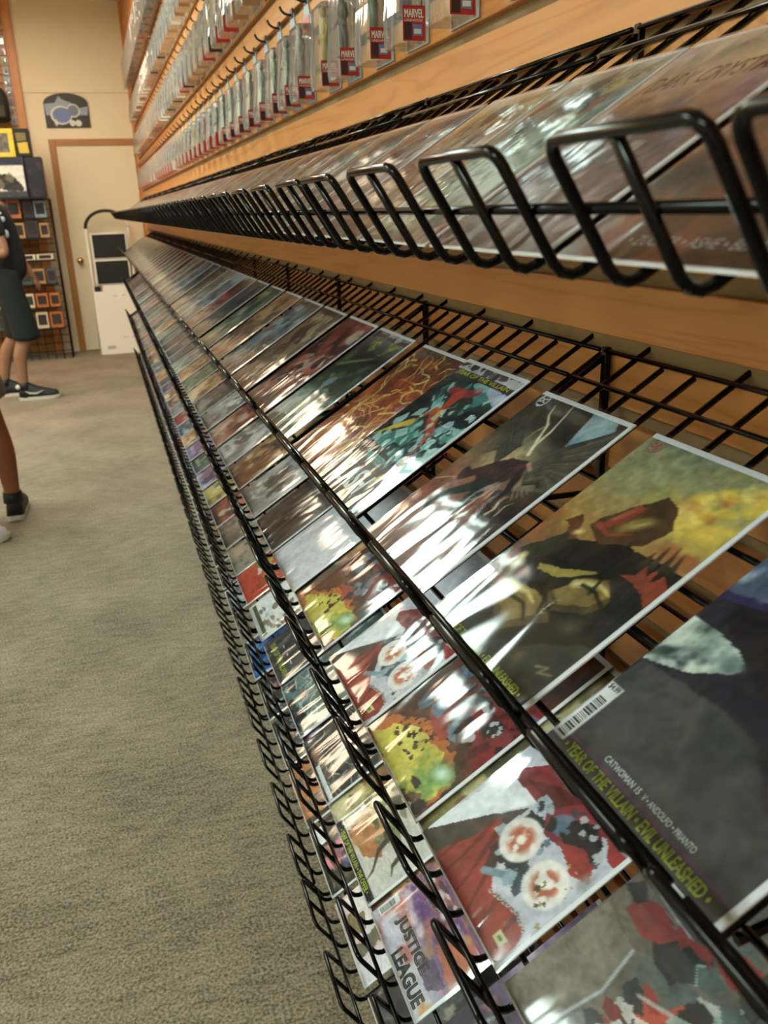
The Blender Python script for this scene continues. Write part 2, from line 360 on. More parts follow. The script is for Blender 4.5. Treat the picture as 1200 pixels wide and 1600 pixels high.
# ------------------------------------------------------------------ painting flat print into a colour attribute
class Paint:
    def __init__(s, w, h, ar=0.65, seed=0, base=(128, 128, 128)):
        s.w, s.h, s.ar = w, h, ar; s.r = np.random.RandomState(seed)
        s.u, s.v = np.meshgrid(np.linspace(0, 1, w), np.linspace(0, 1, h))
        s.c = np.zeros((h, w, 3)) + np.array(base)/255.0
        s.px = 1.0/w; s.bar = None; s.k = 1.0; s.v0 = s.v.copy()
    def noise(s, sx, sy, octv=4):
        out = np.zeros((s.h, s.w)); amp = 1; tot = 0
        for o in range(octv):
            nx, ny = int(sx*2**o)+2, int(sy*2**o)+2
            g = s.r.rand(ny+1, nx+1); X = np.clip(s.u, 0, 1)*(nx-1); Y = (s.v % 1.0001)*(ny-1)
            i = np.minimum(X.astype(int), nx-1); j = np.minimum(Y.astype(int), ny-1); fx = X-i; fy = Y-j
            fx = fx*fx*(3-2*fx); fy = fy*fy*(3-2*fy)
            out += amp*((g[j,i]*(1-fx)+g[j,i+1]*fx)*(1-fy)+(g[j+1,i]*(1-fx)+g[j+1,i+1]*fx)*fy); tot += amp; amp *= 0.55
        return out/tot
    def mix(s, col, m):
        m = np.clip(m, 0, 1)[..., None]; s.c = s.c*(1-m) + np.array(col)/255.0*m; return s
    def grad(s, stops):                                  # vertical gradient, bottom to top
        vs = [a for a, _ in stops]
        for k in range(3): s.c[..., k] = np.interp(s.v, vs, [c[k]/255 for _, c in stops])
        return s
    def cloud(s, col, sx, sy, lo, hi, op=1.0, octv=4, mask=None):
        n = s.noise(sx, sy, octv); m = np.clip((n-lo)/(hi-lo), 0, 1)*op
        return s.mix(col, m if mask is None else m*mask)
    def ellm(s, cu, cv, ru, rv, rot=0, soft=0.05):
        x = (s.u-cu); y = (s.v-cv)/s.ar; c, q = math.cos(rot), math.sin(rot)
        d = np.sqrt(((x*c+y*q)/ru)**2 + ((-x*q+y*c)/(rv/s.ar))**2)
        return np.clip((1-d)/soft, 0, 1)
    def ell(s, col, cu, cv, ru, rv, rot=0, soft=0.08, op=1): return s.mix(col, s.ellm(cu, cv, ru, rv, rot, soft)*op)
    def polym(s, pts, wob=0.0):
        u, v = s.u, s.v
        if wob: u = u + (s.noise(8, 12, 3)-0.5)*wob; v = v + (s.noise(8, 12, 3)-0.5)*wob*s.ar
        ins = np.zeros(u.shape, bool); n = len(pts)
        for i in range(n):
            (x0, y0), (x1, y1) = pts[i], pts[(i+1) % n]
            if y0 == y1: continue
            ins ^= ((y0 > v) != (y1 > v)) & (u < (x1-x0)*(v-y0)/(y1-y0)+x0)
        return ins.astype(float)
    def poly(s, col, pts, wob=0.0, op=1): return s.mix(col, s.polym(pts, wob)*op)
    def line(s, col, pts, wd, op=1, taper=False):
        m = np.zeros((s.h, s.w)); n = len(pts)-1
        for i in range(n):
            (x0, y0), (x1, y1) = pts[i], pts[i+1]
            ax, ay = x1-x0, (y1-y0)/s.ar; L = ax*ax+ay*ay+1e-9
            t = np.clip(((s.u-x0)*ax+(s.v-y0)/s.ar*ay)/L, 0, 1)
            d = np.hypot(s.u-x0-t*ax, (s.v-y0)/s.ar-t*ay)
            w2 = wd*(1-(i+t)/n*0.85) if taper else wd
            m = np.maximum(m, np.clip((w2-d)/max(s.px, 0.4*wd)+0.5, 0, 1))
        return s.mix(col, m*op)
    def bolts(s, col, n, wd, box=(0,1,0,1), op=0.9, ln=0.4):
        for _ in range(n):
            x = box[0]+s.r.rand()*(box[1]-box[0]); y = box[2]+s.r.rand()*(box[3]-box[2]); a = s.r.rand()*6.28; p = [(x, y)]
            for k in range(6):
                a += s.r.randn()*0.7; x += ln/6*math.cos(a); y += ln/6*s.ar*math.sin(a); p.append((x, y))
            s.line(col, p, wd*(0.6+0.8*s.r.rand()), op, True)
        return s
    def dabs(s, cols, n, size, box=(0,1,0,1), op=0.85, wob=0.25):
        for _ in range(n):
            x = box[0]+s.r.rand()*(box[1]-box[0]); y = box[2]+s.r.rand()*(box[3]-box[2]); a0 = s.r.rand()*6.28; k = s.r.randint(4, 8)
            sz = size*(0.4+s.r.rand()); st = 0.4+0.9*s.r.rand(); ro = s.r.rand()*3.14
            pts = []
            for i in range(k):
                a = a0+6.283*i/k; q = sz*(0.5+0.7*s.r.rand()); dx, dy = q*math.cos(a), q*math.sin(a)*st
                pts.append((x+dx*math.cos(ro)-dy*math.sin(ro), y+(dx*math.sin(ro)+dy*math.cos(ro))*s.ar))
            s.poly(cols[s.r.randint(len(cols))], pts, wob*size, op)
        return s
    def grain(s, amt=0.05, sx=30, sy=45):
        s.c = s.c*(1+(s.noise(sx, sy, 2)-0.5)[..., None]*2*amt); return s
    def barcode(s, u0, u1, v0, v1):
        s.poly((225, 226, 230), [(u0, v0), (u1, v0), (u1, v1), (u0, v1)])
        return s
def ink_mesh(name, P, x0, x1, y0, y1, curve=0.0):
    if P.w >= 40:                                        # fine painterly break-up of the flat shapes
        a = P.noise(24, 36, 3)-0.5; b = P.noise(9, 14, 3)-0.5; c = P.noise(40, 60, 1)-0.5
        lu = P.c.max(-1); f = 1-0.88*np.clip(lu, 0, 1)**2; P.c = P.c*(1+(f*(0.50*a+0.40*b+0.15*c))[..., None]) + (0.05*f[..., None]*np.stack([b, -0.4*a, -b], -1))
    g = P.c.mean(-1, keepdims=True); P.c = np.clip(g+(P.c-g)*0.80, 0, 1)
    w, h = P.w, P.h
    X = x0+(x1-x0)*P.u; Y = y0+(y1-y0)*P.v0; Zz = curve*np.sin(P.u*math.pi)
    co = np.stack([X, Y, Zz], -1).reshape(-1, 3)
    i = np.arange(w*h).reshape(h, w)
    q = np.stack([i[:-1,:-1], i[:-1,1:], i[1:,1:], i[1:,:-1]], -1).reshape(-1, 4)
    me = bpy.data.meshes.new(name)
    me.vertices.add(w*h); me.vertices.foreach_set('co', co.ravel())
    me.loops.add(q.size); me.loops.foreach_set('vertex_index', q.ravel().astype(np.int32))
    me.polygons.add(len(q)); me.polygons.foreach_set('loop_start', np.arange(0, q.size, 4, dtype=np.int32))
    me.update(calc_edges=True)
    at = me.color_attributes.new('ink', 'FLOAT_COLOR', 'POINT')
    rgba = np.ones((w*h, 4)); rgba[:, :3] = lin(P.c.reshape(-1, 3)); at.data.foreach_set('color', rgba.ravel().astype(np.float32))
    me.materials.append(M['print']); return me

_tc = {}
def text_verts(body, shear=0.0):
    if (body, shear) in _tc: return _tc[body, shear]
    cu = bpy.data.curves.new('t', 'FONT'); cu.body = body; cu.shear = shear; cu.resolution_u = 3
    o = bpy.data.objects.new('t', cu); COL.objects.link(o)
    dg = bpy.context.evaluated_depsgraph_get(); me = bpy.data.meshes.new_from_object(o.evaluated_get(dg))
    V = np.array([v.co[:] for v in me.vertices]); F = [tuple(p.vertices) for p in me.polygons]
    bpy.data.objects.remove(o); bpy.data.meshes.remove(me); bpy.data.curves.remove(cu)
    V[:, 0] -= V[:, 0].min(); V[:, 1] -= V[:, 1].min()
    _tc[body, shear] = (V, F); return V, F
def text_mesh(body, w, h, mat, shear=0.0, bold=0.0):
    V, F = text_verts(body, shear); V = V.copy()
    V[:, 0] *= w/V[:, 0].max(); V[:, 1] *= h/V[:, 1].max()
    me = bpy.data.meshes.new('print_text')
    VV, FF = [tuple(p) for p in V], list(F)
    if bold:
        n = len(V)
        for k, (dx, dy) in enumerate(((bold, 0), (0, bold), (bold, bold))):
            VV += [(x+dx, y+dy, zz+0.00002*(k+1)) for x, y, zz in V]; FF += [tuple(i+n*(k+1) for i in f) for f in F]
    me.from_pydata(VV, [], FF); me.materials.append(mat); me.update(); return me

# ------------------------------------------------------------------ comics
BW, BH = 0.175, 0.2555
ME_BOARD = MB().bbox(-BW/2+0.002, BW/2-0.002, 0, BH-0.003, 0, 0.0016, 0.0003).mesh('backing_board', M['board'])
def bag_mesh(seed):
    r = np.random.RandomState(seed); nx, ny = 12, 16; b = MB(); V = []
    for j in range(ny+1):
        for i in range(nx+1):
            u, v = i/nx, j/ny
            e = math.sin(math.pi*u)**0.5*math.sin(math.pi*min(1, max(0, v)))**0.5
            V.append((-BW/2+BW*u, BH*v, 0.0018+0.0022*e + 0.0006*r.rand()*e))
    F = [(j*(nx+1)+i, j*(nx+1)+i+1, (j+1)*(nx+1)+i+1, (j+1)*(nx+1)+i) for j in range(ny) for i in range(nx)]
    me = b.add(V, F).mesh('clear_bag', M['bag'], True)
    if me.polygons[0].normal.z < 0: me.flip_normals()
    return me
ME_BAG = [bag_mesh(i) for i in range(4)]
def deck_matrix(tier, yn, t=0.003, n=0.0, rot=0.0):     # yn: world y of the near (right) edge
    o = Vector(D(t, yn+BW/2, n)); o.z += z(ZT[tier])
    R = Matrix(((0, C_, -S_, o.x), (-1, 0, 0, o.y), (0, S_, C_, o.z), (0, 0, 0, 1)))
    return R @ Matrix.Rotation(rot, 4, 'Z')
GRP = {k: 'bagged comics on the '+v for k, v in TIER.items()}
CX0, CX1, CY0, CY1 = -BW/2+0.002, BW/2-0.0065, 0.002, BH-0.009
def comic(tier, yn, P, label, texts=(), t=0.0075, n=-0.0042, rot=None, nobag=False):
    if rot is None: rot = rnd.uniform(-0.006, 0.006)
    if tier == 2: t, n = 0.0155, n+0.0032
    c = thing('comic_book', label, 'comic', GRP[tier], mat4=deck_matrix(tier, yn, t, n, rot))
    obj('backing_board', ME_BOARD, c)
    cv = obj('cover', ink_mesh('cover', P, CX0, CX1, CY0, CY1), c, (0, 0, 0.0018))
    for (body, u, v, w, h, mat, sh, bold) in texts:
        obj('cover_text', text_mesh(body, w*(CX1-CX0), h*(CY1-CY0), mat, sh, bold), cv, (CX0+u*(CX1-CX0), CY0+v*(CY1-CY0), 0.00015))
    if P.bar:
        u0, u1, v0, v1 = P.bar; b = MB(); r = P.r; k = 30; L = (v1-v0)*(CY1-CY0); x0 = CX0+(u0+(u1-u0)*0.22)*(CX1-CX0); x1 = CX0+(u0+(u1-u0)*0.88)*(CX1-CX0); y = CY0+v0*(CY1-CY0)+0.05*L
        while y < CY0+v1*(CY1-CY0)-0.24*L:
            w = L/k*r.choice([0.35, 0.35, 0.7, 1.0]); b.add([(x0, y, 0), (x1, y, 0), (x1, y+w, 0), (x0, y+w, 0)], [(0, 1, 2, 3)]); y += w+L/k*r.choice([0.35, 0.6])
        obj('barcode', b.mesh('barcode', INK['black']), cv, (0, 0, 0.0001))
    obj('clear_bag', ME_BAG[rnd.randrange(4)], c)
    return c
INK = {n: flat('ink_'+n, *c, rough=0.5, var=0.02) for n, c in dict(lime=(176, 190, 52), white=(226, 228, 232), grey=(190, 194, 200), black=(24, 22, 20), olive=(44, 40, 28), cyan=(70, 178, 176), red=(190, 60, 40), purple=(110, 40, 110), cream=(214, 196, 150), dark=(30, 26, 30)).items()}
YV = '• YEAR OF THE VILLAIN • EVIL UNLEASHED •'
def bars(P, u0, u1, v0, v1, n=22):
    P.poly((224, 225, 229), [(u0, v0), (u1, v0), (u1, v1), (u0, v1)]); P.light = P.polym([(u0, v0), (u1, v0), (u1, v1), (u0, v1)])
    if v1-v0 > u1-u0: P.bar = (u0, u1, (v0/P.k), v1/P.k)
    return P
HR = (108, 166)
H2 = [False]
def H(seed, base, k=1.0):                               # k > 1 keeps the drawing in the lower part of the cover
    P = Paint(HR[0], HR[1], seed=seed, base=base); P.v = (P.v+0.0327)/1.051 if H2[0] else P.v*k; P.k = k; return P

def cover_dark():                                        # charcoal cover, pale cloud, violet shadow
    P = H(1, (66, 66, 69)); P.cloud((86, 86, 87), 3, 5, 0.45, 0.8, 0.7).cloud((54, 54, 60), 4, 6, 0.5, 0.8, 0.7)
    P.poly((40, 36, 52), [(-0.1, 0.36), (0.1, 0.355), (0.4, 0.37), (0.62, 0.36), (0.8, 0.27), (1.1, 0.22), (1.1, 1.1), (-0.1, 1.1)], 0.04, 0.9)
    P.poly((28, 25, 36), [(0.45, 0.47), (0.7, 0.40), (1.1, 0.34), (1.1, 1.1), (0.1, 1.1), (0.1, 0.56)], 0.04, 0.85)
    m = P.polym([(-0.05, 0.345), (-0.05, 0.46), (0.0, 0.53), (0.11, 0.525), (0.28, 0.51), (0.37, 0.485), (0.35, 0.455), (0.20, 0.395), (0.08, 0.365)], 0.03)
    P.mix((130, 146, 138), m); P.cloud((212, 218, 210), 8, 12, 0.40, 0.60, 0.95, mask=m); P.cloud((56, 70, 70), 9, 14, 0.56, 0.72, 0.85, mask=m)
    m = P.polym([(-0.1, 0.62), (0.08, 0.635), (0.22, 0.665), (0.35, 0.72), (0.35, 1.1), (-0.1, 1.1)], 0.05)
    P.mix((84, 96, 124), m); P.cloud((206, 216, 232), 8, 8, 0.45, 0.62, 0.9, mask=m); P.line((54, 44, 104), [(0, 0.615), (0.2, 0.645), (0.4, 0.70)], 0.022, 0.8)
    P.poly((112, 44, 116), [(0.07, 0.080), (1, 0.080), (1, 0.086), (0.07, 0.086)])
    bars(P, 0.0, 0.075, 0.055, 0.255)
    return P, [(YV, 0.10, 0.045, 0.84, 0.030, INK['lime'], 0, 0.0003), ('CATWOMAN 15', 0.28, 0.098, 0.21, 0.017, INK['white'], 0, 0.0001), ('V • ANDOLFO • PRIANTO', 0.51, 0.098, 0.28, 0.016, INK['white'], 0, 0), ('$4.99', 0.008, 0.231, 0.062, 0.019, INK['black'], 0, 0.0002)]
def cover_gold():                                        # storm-green sky over gold and dark plates
    P = H(2, (120, 124, 98)); P.grad([(0, (52, 58, 54)), (0.2, (64, 58, 40)), (0.42, (150, 96, 56)), (0.6, (190, 142, 72)), (0.8, (160, 154, 104)), (1, (140, 146, 116))])
    sk = np.clip((P.v-0.35)*4, 0, 1)
    P.cloud((122, 130, 108), 3, 5, 0.45, 0.7, 0.8, mask=np.clip((0.6-P.u)*2.4, 0, 1)*np.clip((P.v-0.6)*4, 0, 1))
    P.cloud((240, 204, 70), 4, 9, 0.34, 0.56, 1.0, mask=P.ellm(0.85, 0.82, 0.55, 0.22, 0.4, 0.6)); P.cloud((255, 232, 124), 6, 12, 0.48, 0.64, 0.95, mask=P.ellm(0.78, 0.84, 0.4, 0.14, 0.4, 0.8)); P.cloud((206, 110, 48), 4, 14, 0.54, 0.68, 0.8, mask=P.ellm(0.9, 0.86, 0.4, 0.12, 0.3, 0.7))
    P.cloud((190, 92, 46), 4, 10, 0.50, 0.66, 0.9, mask=P.ellm(0.95, 0.70, 0.4, 0.13, 0.3, 0.8)); P.cloud((196, 104, 56), 4, 10, 0.46, 0.66, 0.9, mask=P.ellm(0.05, 0.55, 0.3, 0.16, 0.5, 0.8)); P.cloud((222, 178, 70), 5, 10, 0.5, 0.7, 0.9, mask=P.ellm(0.12, 0.58, 0.25, 0.10, 0.6, 0.8))
    P.poly((150, 74, 52), [(0.02, 0.26), (0.16, 0.24), (0.34, 0.36), (0.22, 0.44), (0.02, 0.36)], 0.04, 0.85)
    dk = (36, 31, 24); gd = (158, 126, 62); hi = (214, 188, 108); md = (98, 76, 40)
    P.poly(dk, [(0.06, 0.38), (0.12, 0.44), (0.30, 0.52), (0.40, 0.545), (0.48, 0.58), (0.56, 0.60), (0.66, 0.585), (0.76, 0.60), (1.05, 0.60), (1.05, 0.02), (0.55, 0.02), (0.3, 0.10), (0.14, 0.22), (0.34, 0.33)], 0.03)
    P.poly((58, 60, 56), [(-0.1, -0.1), (1.1, -0.1), (1.1, 0.30), (0.92, 0.27), (0.7, 0.16), (0.5, 0.10), (0.3, 0.10), (0.1, 0.2)], 0.05, 0.9)
    P.poly((96, 62, 36), [(0.30, 0.58), (0.30, 0.62), (0.36, 0.70), (0.50, 0.80), (0.62, 0.78), (0.72, 0.70), (0.66, 0.62), (0.46, 0.55)], 0.05)
    P.ell(gd, 0.52, 0.665, 0.15, 0.035, 0.75, 0.5); P.ell(hi, 0.54, 0.672, 0.08, 0.012, 0.75, 0.9)
    P.poly((170, 66, 40), [(0.335, 0.61), (0.35, 0.635), (0.41, 0.73), (0.48, 0.735), (0.45, 0.66), (0.40, 0.61)], 0.01); P.line((214, 112, 76), [(0.37, 0.645), (0.42, 0.70)], 0.014, 0.7)
    P.line((176, 70, 42), [(0.33, 0.605), (0.44, 0.588), (0.57, 0.635)], 0.020, 1, True)
    P.poly((116, 62, 36), [(0.11, 0.55), (0.17, 0.61), (0.22, 0.59), (0.30, 0.52), (0.25, 0.50), (0.17, 0.55)], 0.02); P.poly((64, 58, 42), [(0.07, 0.39), (0.14, 0.46), (0.22, 0.52), (0.31, 0.49), (0.26, 0.41), (0.16, 0.38)], 0.05)
    P.ell((250, 232, 140), 0.27, 0.545, 0.05, 0.02, 0.6, 0.9)
    def bar(pts, hl):
        P.poly(md, pts, 0.02); c = np.mean(pts, 0); P.poly(gd, [tuple(c+(np.array(p)-c)*0.80+np.array((-0.012, 0.010))) for p in pts], 0.02, 0.9); P.line(hi, hl, 0.030, 0.85, True); P.line((240, 222, 160), hl, 0.010, 0.8, True)
    bar([(0.49, 0.32), (0.59, 0.43), (0.73, 0.475), (0.86, 0.43), (0.80, 0.345), (0.62, 0.29)], [(0.58, 0.40), (0.70, 0.44), (0.80, 0.43)])
    bar([(0.14, 0.23), (0.22, 0.285), (0.46, 0.31), (0.55, 0.30), (0.68, 0.26), (0.48, 0.135), (0.32, 0.18)], [(0.22, 0.265), (0.40, 0.285), (0.5, 0.27)])
    bar([(0.10, 0.29), (0.12, 0.385), (0.19, 0.36), (0.22, 0.27)], [(0.13, 0.37), (0.15, 0.31)])
    P.poly((196, 170, 74), [(0.30, 0.36), (0.46, 0.385), (0.60, 0.45), (0.62, 0.47), (0.44, 0.42), (0.28, 0.38)], 0.02, 0.9)
    for q in ([(0.49, 0.33), (0.55, 0.28), (0.60, 0.23)], [(0.62, 0.41), (0.72, 0.415), (0.82, 0.39)], [(0.68, 0.455), (0.70, 0.40)], [(0.3, 0.24), (0.45, 0.25), (0.55, 0.21)]): P.line((44, 34, 20), q, 0.010, 0.9)
    P.poly((44, 42, 40), [(0.72, 0.475), (0.84, 0.51), (0.98, 0.47), (0.98, 0.34), (0.92, 0.28), (0.86, 0.40)], 0.03, 0.95); P.ell((84, 74, 56), 0.80, 0.30, 0.10, 0.05, 0.6, 0.6, 0.8); P.ell((110, 84, 50), 0.74, 0.12, 0.05, 0.03, 0, 0.7, 0.8)
    P.poly((164, 66, 42), [(0.72, 0.50), (0.80, 0.505), (0.92, 0.49), (0.99, 0.46), (1.01, 0.54), (0.93, 0.575), (0.90, 0.53), (0.87, 0.59), (0.85, 0.54), (0.80, 0.57), (0.80, 0.53)], 0.01)
    for q in ([(0.77, 0.57), (0.765, 0.62)], [(0.82, 0.58), (0.80, 0.655)], [(0.88, 0.59), (0.85, 0.67)], [(0.93, 0.59), (0.90, 0.66)]): P.line((74, 58, 40), q, 0.022, 1, True)
    P.cloud((70, 90, 86), 6, 8, 0.55, 0.7, 0.5, mask=P.ellm(0.60, 0.55, 0.16, 0.07, 0.3, 0.6))
    P.mix((176, 84, 62), np.abs(P.ellm(0.10, 0.955, 0.055, 0.036, 0, 0.001)-P.ellm(0.10, 0.955, 0.047, 0.030, 0, 0.001)))
    P.line((170, 150, 100), [(0.86, 0.14), (0.92, 0.16), (0.90, 0.13), (0.97, 0.15)], 0.006, 0.8)
    P.poly((110, 44, 116), [(0.1, 0.066), (1, 0.066), (1, 0.071), (0.1, 0.071)], 0, 0.7); bars(P, 0.0, 0.075, 0.07, 0.27); P.grain(0.06)
    return P, [(YV, 0.12, 0.004, 0.82, 0.028, INK['lime'], 0, 0.0003), ('DC', 0.068, 0.943, 0.065, 0.024, INK['red'], 0, 0.0003)]
def cover_wing():                                        # olive storm, feathered fans, lightning, rust ground
    P = H(3, (60, 58, 50)); P.grad([(0, (146, 84, 66)), (0.3, (150, 78, 62)), (0.45, (156, 96, 74)), (0.6, (150, 122, 92)), (0.74, (84, 78, 64)), (0.88, (58, 56, 48)), (1, (48, 48, 40))])
    P.poly((46, 46, 38), [(0.35, 1.1), (0.50, 0.80), (0.72, 0.80), (0.64, 1.1)], 0.08, 0.9); P.cloud((96, 88, 74), 5, 6, 0.5, 0.72, 0.6, mask=np.clip((P.v-0.6)*4, 0, 1))
    P.mix((240, 206, 150), P.ellm(0.42, 0.66, 0.30, 0.16, 0.9, 0.9)*0.75); P.poly((70, 52, 44), [(0.62, 0.5), (1.1, 0.62), (1.1, 0.25), (0.85, 0.28), (0.7, 0.42)], 0.06, 0.9); P.cloud((50, 38, 34), 5, 6, 0.5, 0.7, 0.7, mask=np.clip((P.u-0.6)*3, 0, 1)*np.clip((0.6-P.v)*6, 0, 1))
    P.poly((156, 190, 202), [(0.73, 0.80), (0.64, 0.99), (0.90, 0.99), (0.95, 0.94)], 0.02, 0.9); P.cloud((96, 128, 140), 8, 8, 0.5, 0.7, 0.7, mask=P.polym([(0.73, 0.80), (0.64, 0.99), (0.90, 0.99), (0.95, 0.94)]))
    for k in range(26):
        f = k/25; ex, ey = 1.02-0.02*f+0.06*math.sin(f*3), 0.985-0.42*f; g = 66+int(34*((k*7) % 5)/4)
        P.line((g+8, g, g-10), [(0.66+0.12*f, 0.655-0.07*f), (0.80+0.06*f, 0.79-0.17*f), (ex, ey)], 0.017, 0.95)
        P.line((38, 33, 28), [(0.67+0.12*f, 0.650-0.07*f), (0.81+0.06*f, 0.782-0.17*f), (ex, ey-0.01)], 0.004, 0.8)
    for k in range(9): P.line((150-6*k, 138-6*k, 120-6*k), [(0.74+0.03*k, 0.56+0.005*k), (0.84+0.022*k, 0.50+0.018*k)], 0.014, 0.9, True)
    for k in range(22):
        f = k/21; g = 60+int(36*((k*5) % 4)/3)
        P.line((g+8, g+2, g-8), [(0.36+0.02*f, 0.60+0.12*f), (0.24, 0.66+0.14*f), (0.14-0.05*math.sin(f*3.1), 0.60+0.36*f)], 0.014, 0.95, True)
    P.line((244, 230, 190), [(0.54, 0.70), (0.46, 0.78), (0.40, 0.85), (0.30, 0.90), (0.25, 0.955)], 0.016, 1, True); P.line((240, 228, 196), [(0.50, 0.74), (0.49, 0.83), (0.44, 0.93), (0.41, 0.985)], 0.014, 0.95, True); P.line((236, 220, 180), [(0.40, 0.86), (0.36, 0.80), (0.37, 0.74)], 0.006, 0.9, True)
    P.poly((58, 36, 44), [(0.28, 0.55), (0.36, 0.61), (0.46, 0.655), (0.62, 0.68), (0.68, 0.62), (0.62, 0.555), (0.50, 0.47), (0.40, 0.47)], 0.03, 0.95); P.ell((112, 64, 74), 0.60, 0.635, 0.07, 0.028, 0.5, 0.8); P.ell((88, 58, 56), 0.44, 0.57, 0.10, 0.03, 0.7, 0.8)
    P.line((206, 150, 150), [(0.63, 0.665), (0.70, 0.645)], 0.014, 0.8)
    P.line((66, 42, 46), [(0.36, 0.56), (0.22, 0.475), (0.20, 0.50)], 0.040, 1, False); P.line((50, 38, 42), [(0.66, 0.60), (0.73, 0.52), (0.70, 0.43)], 0.040, 1, True); P.cloud((70, 52, 50), 8, 10, 0.5, 0.65, 0.7, mask=P.ellm(0.5, 0.6, 0.25, 0.12, 0.6, 0.8))
    P.line((36, 58, 54), [(0.46, 0.49), (0.29, 0.385), (0.22, 0.30), (0.34, 0.19)], 0.050, 1, True); P.line((34, 56, 52), [(0.52, 0.45), (0.49, 0.34), (0.60, 0.23), (0.59, 0.16)], 0.050, 1, True); P.ell((40, 52, 44), 0.47, 0.47, 0.07, 0.03, 0.6, 0.4)
    P.poly((84, 70, 62), [(0.52, 0.16), (0.66, 0.29), (1.0, 0.43), (1.0, 0.38), (0.82, 0.28), (0.66, 0.19)], 0.03, 0.9)
    for q in ([(0.02, 0.40), (0.12, 0.44), (0.20, 0.46)], [(0.40, 0.20), (0.45, 0.33), (0.52, 0.40), (0.60, 0.46)], [(0.78, 0.40), (0.80, 0.44), (0.76, 0.48), (0.79, 0.51)], [(0.86, 0.42), (0.85, 0.47), (0.88, 0.50)], [(0.30, 0.20), (0.20, 0.29), (0.26, 0.37)], [(0.8, 0.16), (0.86, 0.24), (0.9, 0.3)]): P.line((248, 214, 180), q, 0.007, 0.9, True)
    P.mix((220, 222, 220), np.abs(P.ellm(0.09, 0.955, 0.056, 0.037, 0, 0.001)-P.ellm(0.09, 0.955, 0.046, 0.030, 0, 0.001))); P.grain(0.07)
    return P, [('DC', 0.056, 0.942, 0.068, 0.026, INK['white'], 0, 0.0004)]
def cover_flash():                                       # teal shards, red-orange diagonals, purple banner
    P = H(4, (44, 62, 60)); P.cloud((30, 42, 46), 4, 5, 0.45, 0.7, 0.9)
    P.dabs([(120, 196, 192), (70, 140, 138), (170, 216, 214), (34, 74, 78), (24, 34, 44)], 70, 0.10, (0.1, 1, 0.34, 0.9), 0.9, 0.02)
    P.poly((186, 186, 216), [(0.74, 0.86), (1, 0.80), (1, 0.885), (0.7, 0.9)], 0.02, 0.9); P.poly((150, 150, 196), [(0.60, 0.44), (0.72, 0.62), (1.0, 0.78), (1.0, 0.70), (0.78, 0.56)], 0.03, 0.7); P.poly((22, 28, 40), [(0.66, 0.6), (1, 0.64), (1, 0.76), (0.8, 0.74)], 0.05, 0.9)
    P.line((150, 52, 54), [(0.30, 0.80), (0.48, 0.80), (0.64, 0.84)], 0.045, 1, False); P.line((190, 64, 44), [(0.46, 0.78), (0.48, 0.70), (0.47, 0.63)], 0.080, 1, True); P.line((206, 90, 44), [(0.47, 0.64), (0.40, 0.66), (0.30, 0.54)], 0.055, 1, True); P.line((200, 66, 44), [(0.50, 0.62), (0.70, 0.53), (0.80, 0.38)], 0.060, 1, True); P.line((226, 120, 60), [(0.80, 0.38), (0.82, 0.30), (0.80, 0.20)], 0.035, 1, True)
    P.line((232, 196, 70), [(0.30, 0.54), (0.14, 0.46), (0.02, 0.38)], 0.045, 1, True); P.line((240, 170, 60), [(0.50, 0.66), (0.58, 0.58)], 0.035, 1, True); P.line((236, 190, 80), [(0.80, 0.26), (0.74, 0.20), (0.78, 0.14)], 0.03, 1, True)
    P.ell((190, 150, 160), 0.62, 0.86, 0.05, 0.03, 0, 0.5); P.dabs([(196, 228, 226), (140, 206, 200)], 26, 0.04, (0.3, 1, 0.25, 0.75), 0.8, 0.0); P.bolts((150, 214, 208), 8, 0.006, (0.3, 0.95, 0.25, 0.7), 0.8, 0.3)
    P.poly((48, 60, 60), [(0, 0), (0.75, 0), (0.72, 0.2), (0.64, 0.33), (0.1, 0.36), (0, 0.3)], 0.02, 0.9)
    P.poly((62, 26, 62), [(0, 0.90), (1, 0.89), (1, 0.935), (0, 0.94)]); P.poly((196, 192, 200), [(0, 0.935), (1, 0.93), (1, 1), (0, 1)]); P.dabs([(70, 64, 66), (120, 90, 92), (40, 36, 38)], 18, 0.05, (0, 1, 0.95, 1), 0.9)
    bars(P, 0, 0.07, 0.02, 0.24)
    return P, [('FLASH', 0.13, 0.085, 0.60, 0.13, INK['white'], 0.25, 0.0020), ('MASTERED!', 0.24, 0.262, 0.38, 0.048, INK['cyan'], 0, 0.0006), ('YEAR OF THE VILLAIN', 0.06, 0.901, 0.88, 0.026, INK['lime'], 0, 0.0004)]
def cover_fire():
    P = H(5, (150, 66, 34)); P.grad([(0, (140, 84, 62)), (0.3, (176, 74, 40)), (0.7, (160, 70, 34)), (1, (62, 46, 34))]); P.cloud((104, 38, 24), 5, 7, 0.5, 0.7, 0.8).cloud((222, 120, 46), 6, 8, 0.55, 0.75, 0.8)
    P.bolts((238, 204, 104), 34, 0.012, (0, 1, 0.1, 0.95), 0.9, 0.5).bolts((250, 232, 160), 14, 0.006, (0, 1, 0.1, 0.9), 0.9, 0.5); P.ell((186, 60, 32), 0.52, 0.72, 0.15, 0.08, 0.4, 0.6, 0.7); P.bolts((240, 190, 90), 10, 0.008, (0.3, 0.9, 0.5, 0.9), 0.9, 0.3)
    return P, []
